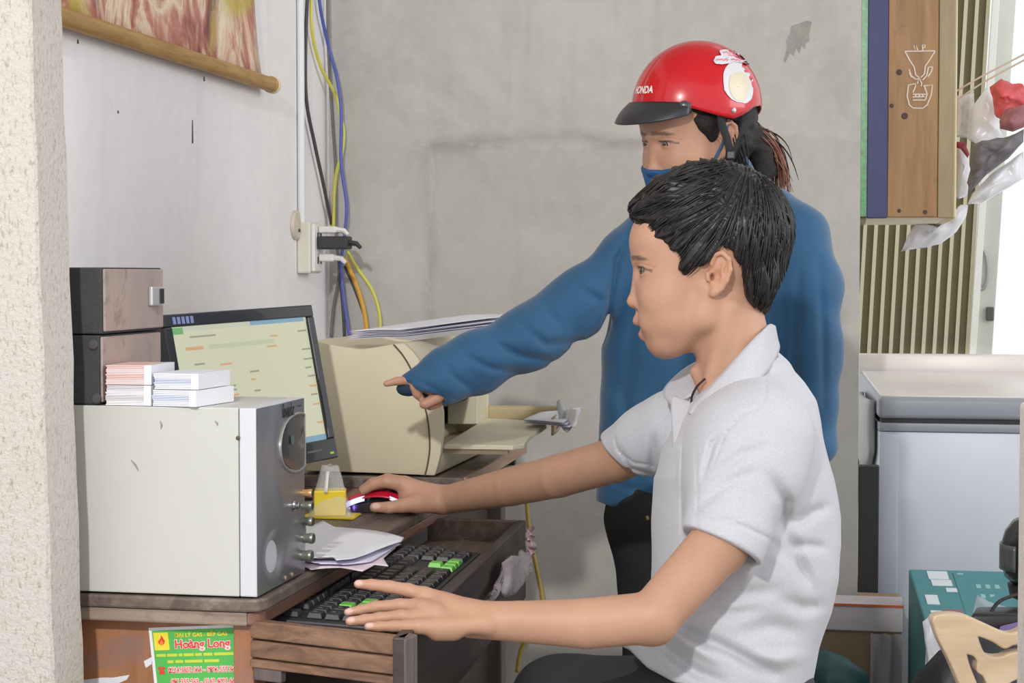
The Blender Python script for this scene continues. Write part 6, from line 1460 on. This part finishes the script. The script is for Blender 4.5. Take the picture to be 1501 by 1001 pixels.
decal('sticker', [(1061, 132), (1060, 108), (1068, 94), (1084, 90), (1096, 98), (1102, 114), (1103, 136), (1098, 148), (1088, 151), (1072, 146)], .0014, m_sti)
lab(decal('sticker_face', [(1068, 128), (1070, 112), (1084, 106), (1094, 113), (1097, 128), (1093, 143), (1086, 149), (1073, 142)], .0021, mat('sticker_cream', lin(214, 203, 176), .35)), 'plain cream oval of the sticker')
decal('sticker_banner', [(1045, 90), (1049, 84), (1056, 82), (1054, 76), (1062, 74), (1080, 77), (1091, 83), (1098, 94), (1092, 96), (1080, 92), (1064, 94), (1050, 95)], .0024, m_sti)
for a_, b_ in (((1058, 78), (1084, 82)), ((1049, 89), (1066, 89)), ((1070, 88), (1090, 91)), ((1066, 82), (1080, 84))):
    MB().tube([sh_at(a_[0]+(b_[0]-a_[0])*t_, a_[1]+(b_[1]-a_[1])*t_+.9*math.sin(t_*22), .0027) for t_ in np.linspace(0, 1, 14)], .0010, 5).build('banner_mark', mat('sticker_pink', lin(226, 120, 140), .4), ho, True)
# maker's lettering across the brow of the shell
c_u = bpy.data.curves.new('lettering', 'FONT'); c_u.body = 'HONDA'; c_u.size = 17; c_u.align_x = 'CENTER'; c_u.align_y = 'CENTER'; c_u.offset = .5
tmp = bpy.data.objects.new('lettering', c_u); COL.objects.link(tmp); me = bpy.data.meshes.new_from_object(tmp.evaluated_get(bpy.context.evaluated_depsgraph_get())); bpy.data.objects.remove(tmp)
bm_ = bmesh.new(); bm_.from_mesh(me); bmesh.ops.triangulate(bm_, faces=bm_.faces[:]); r0 = np.array(root_of(ho))
for v_ in bm_.verts: v_.co = Vector(shell(v_.co.x/118.+.0, 299-v_.co.y, .0012)-r0)
bm_.to_mesh(me); bm_.free(); me.materials.clear(); me.materials.append(mat('lettering_white', lin(240, 236, 236), .4)); me.name = 'lettering'
o = bpy.data.objects.new('lettering', me); COL.objects.link(o); o.parent = ho
# chin straps
for pts in ([WFr.p(1018, 350, 97), WFr.p(1022, 372, 92), WFr.p(1032, 396, 89), WFr.p(1040, 424, 84), WFr.p(1034, 455, 74), WFr.p(1010, 490, 60)], [WFr.p(1088, 352, 90), WFr.p(1080, 376, 90), WFr.p(1066, 402, 90), WFr.p(1050, 428, 85), WFr.p(1038, 452, 76)]):
    MB().tube(pts, .008, 8, flat=.22, up=WFr.A[1], smooth=5).build('chin_strap', m_strap, ho, True)
MB().box(WFr.p(1040, 430, 88)-.007, WFr.p(1040, 430, 88)+.007, .002).build('strap_slider', m_hblk, ho)
print('woman', _t.time()-T0)
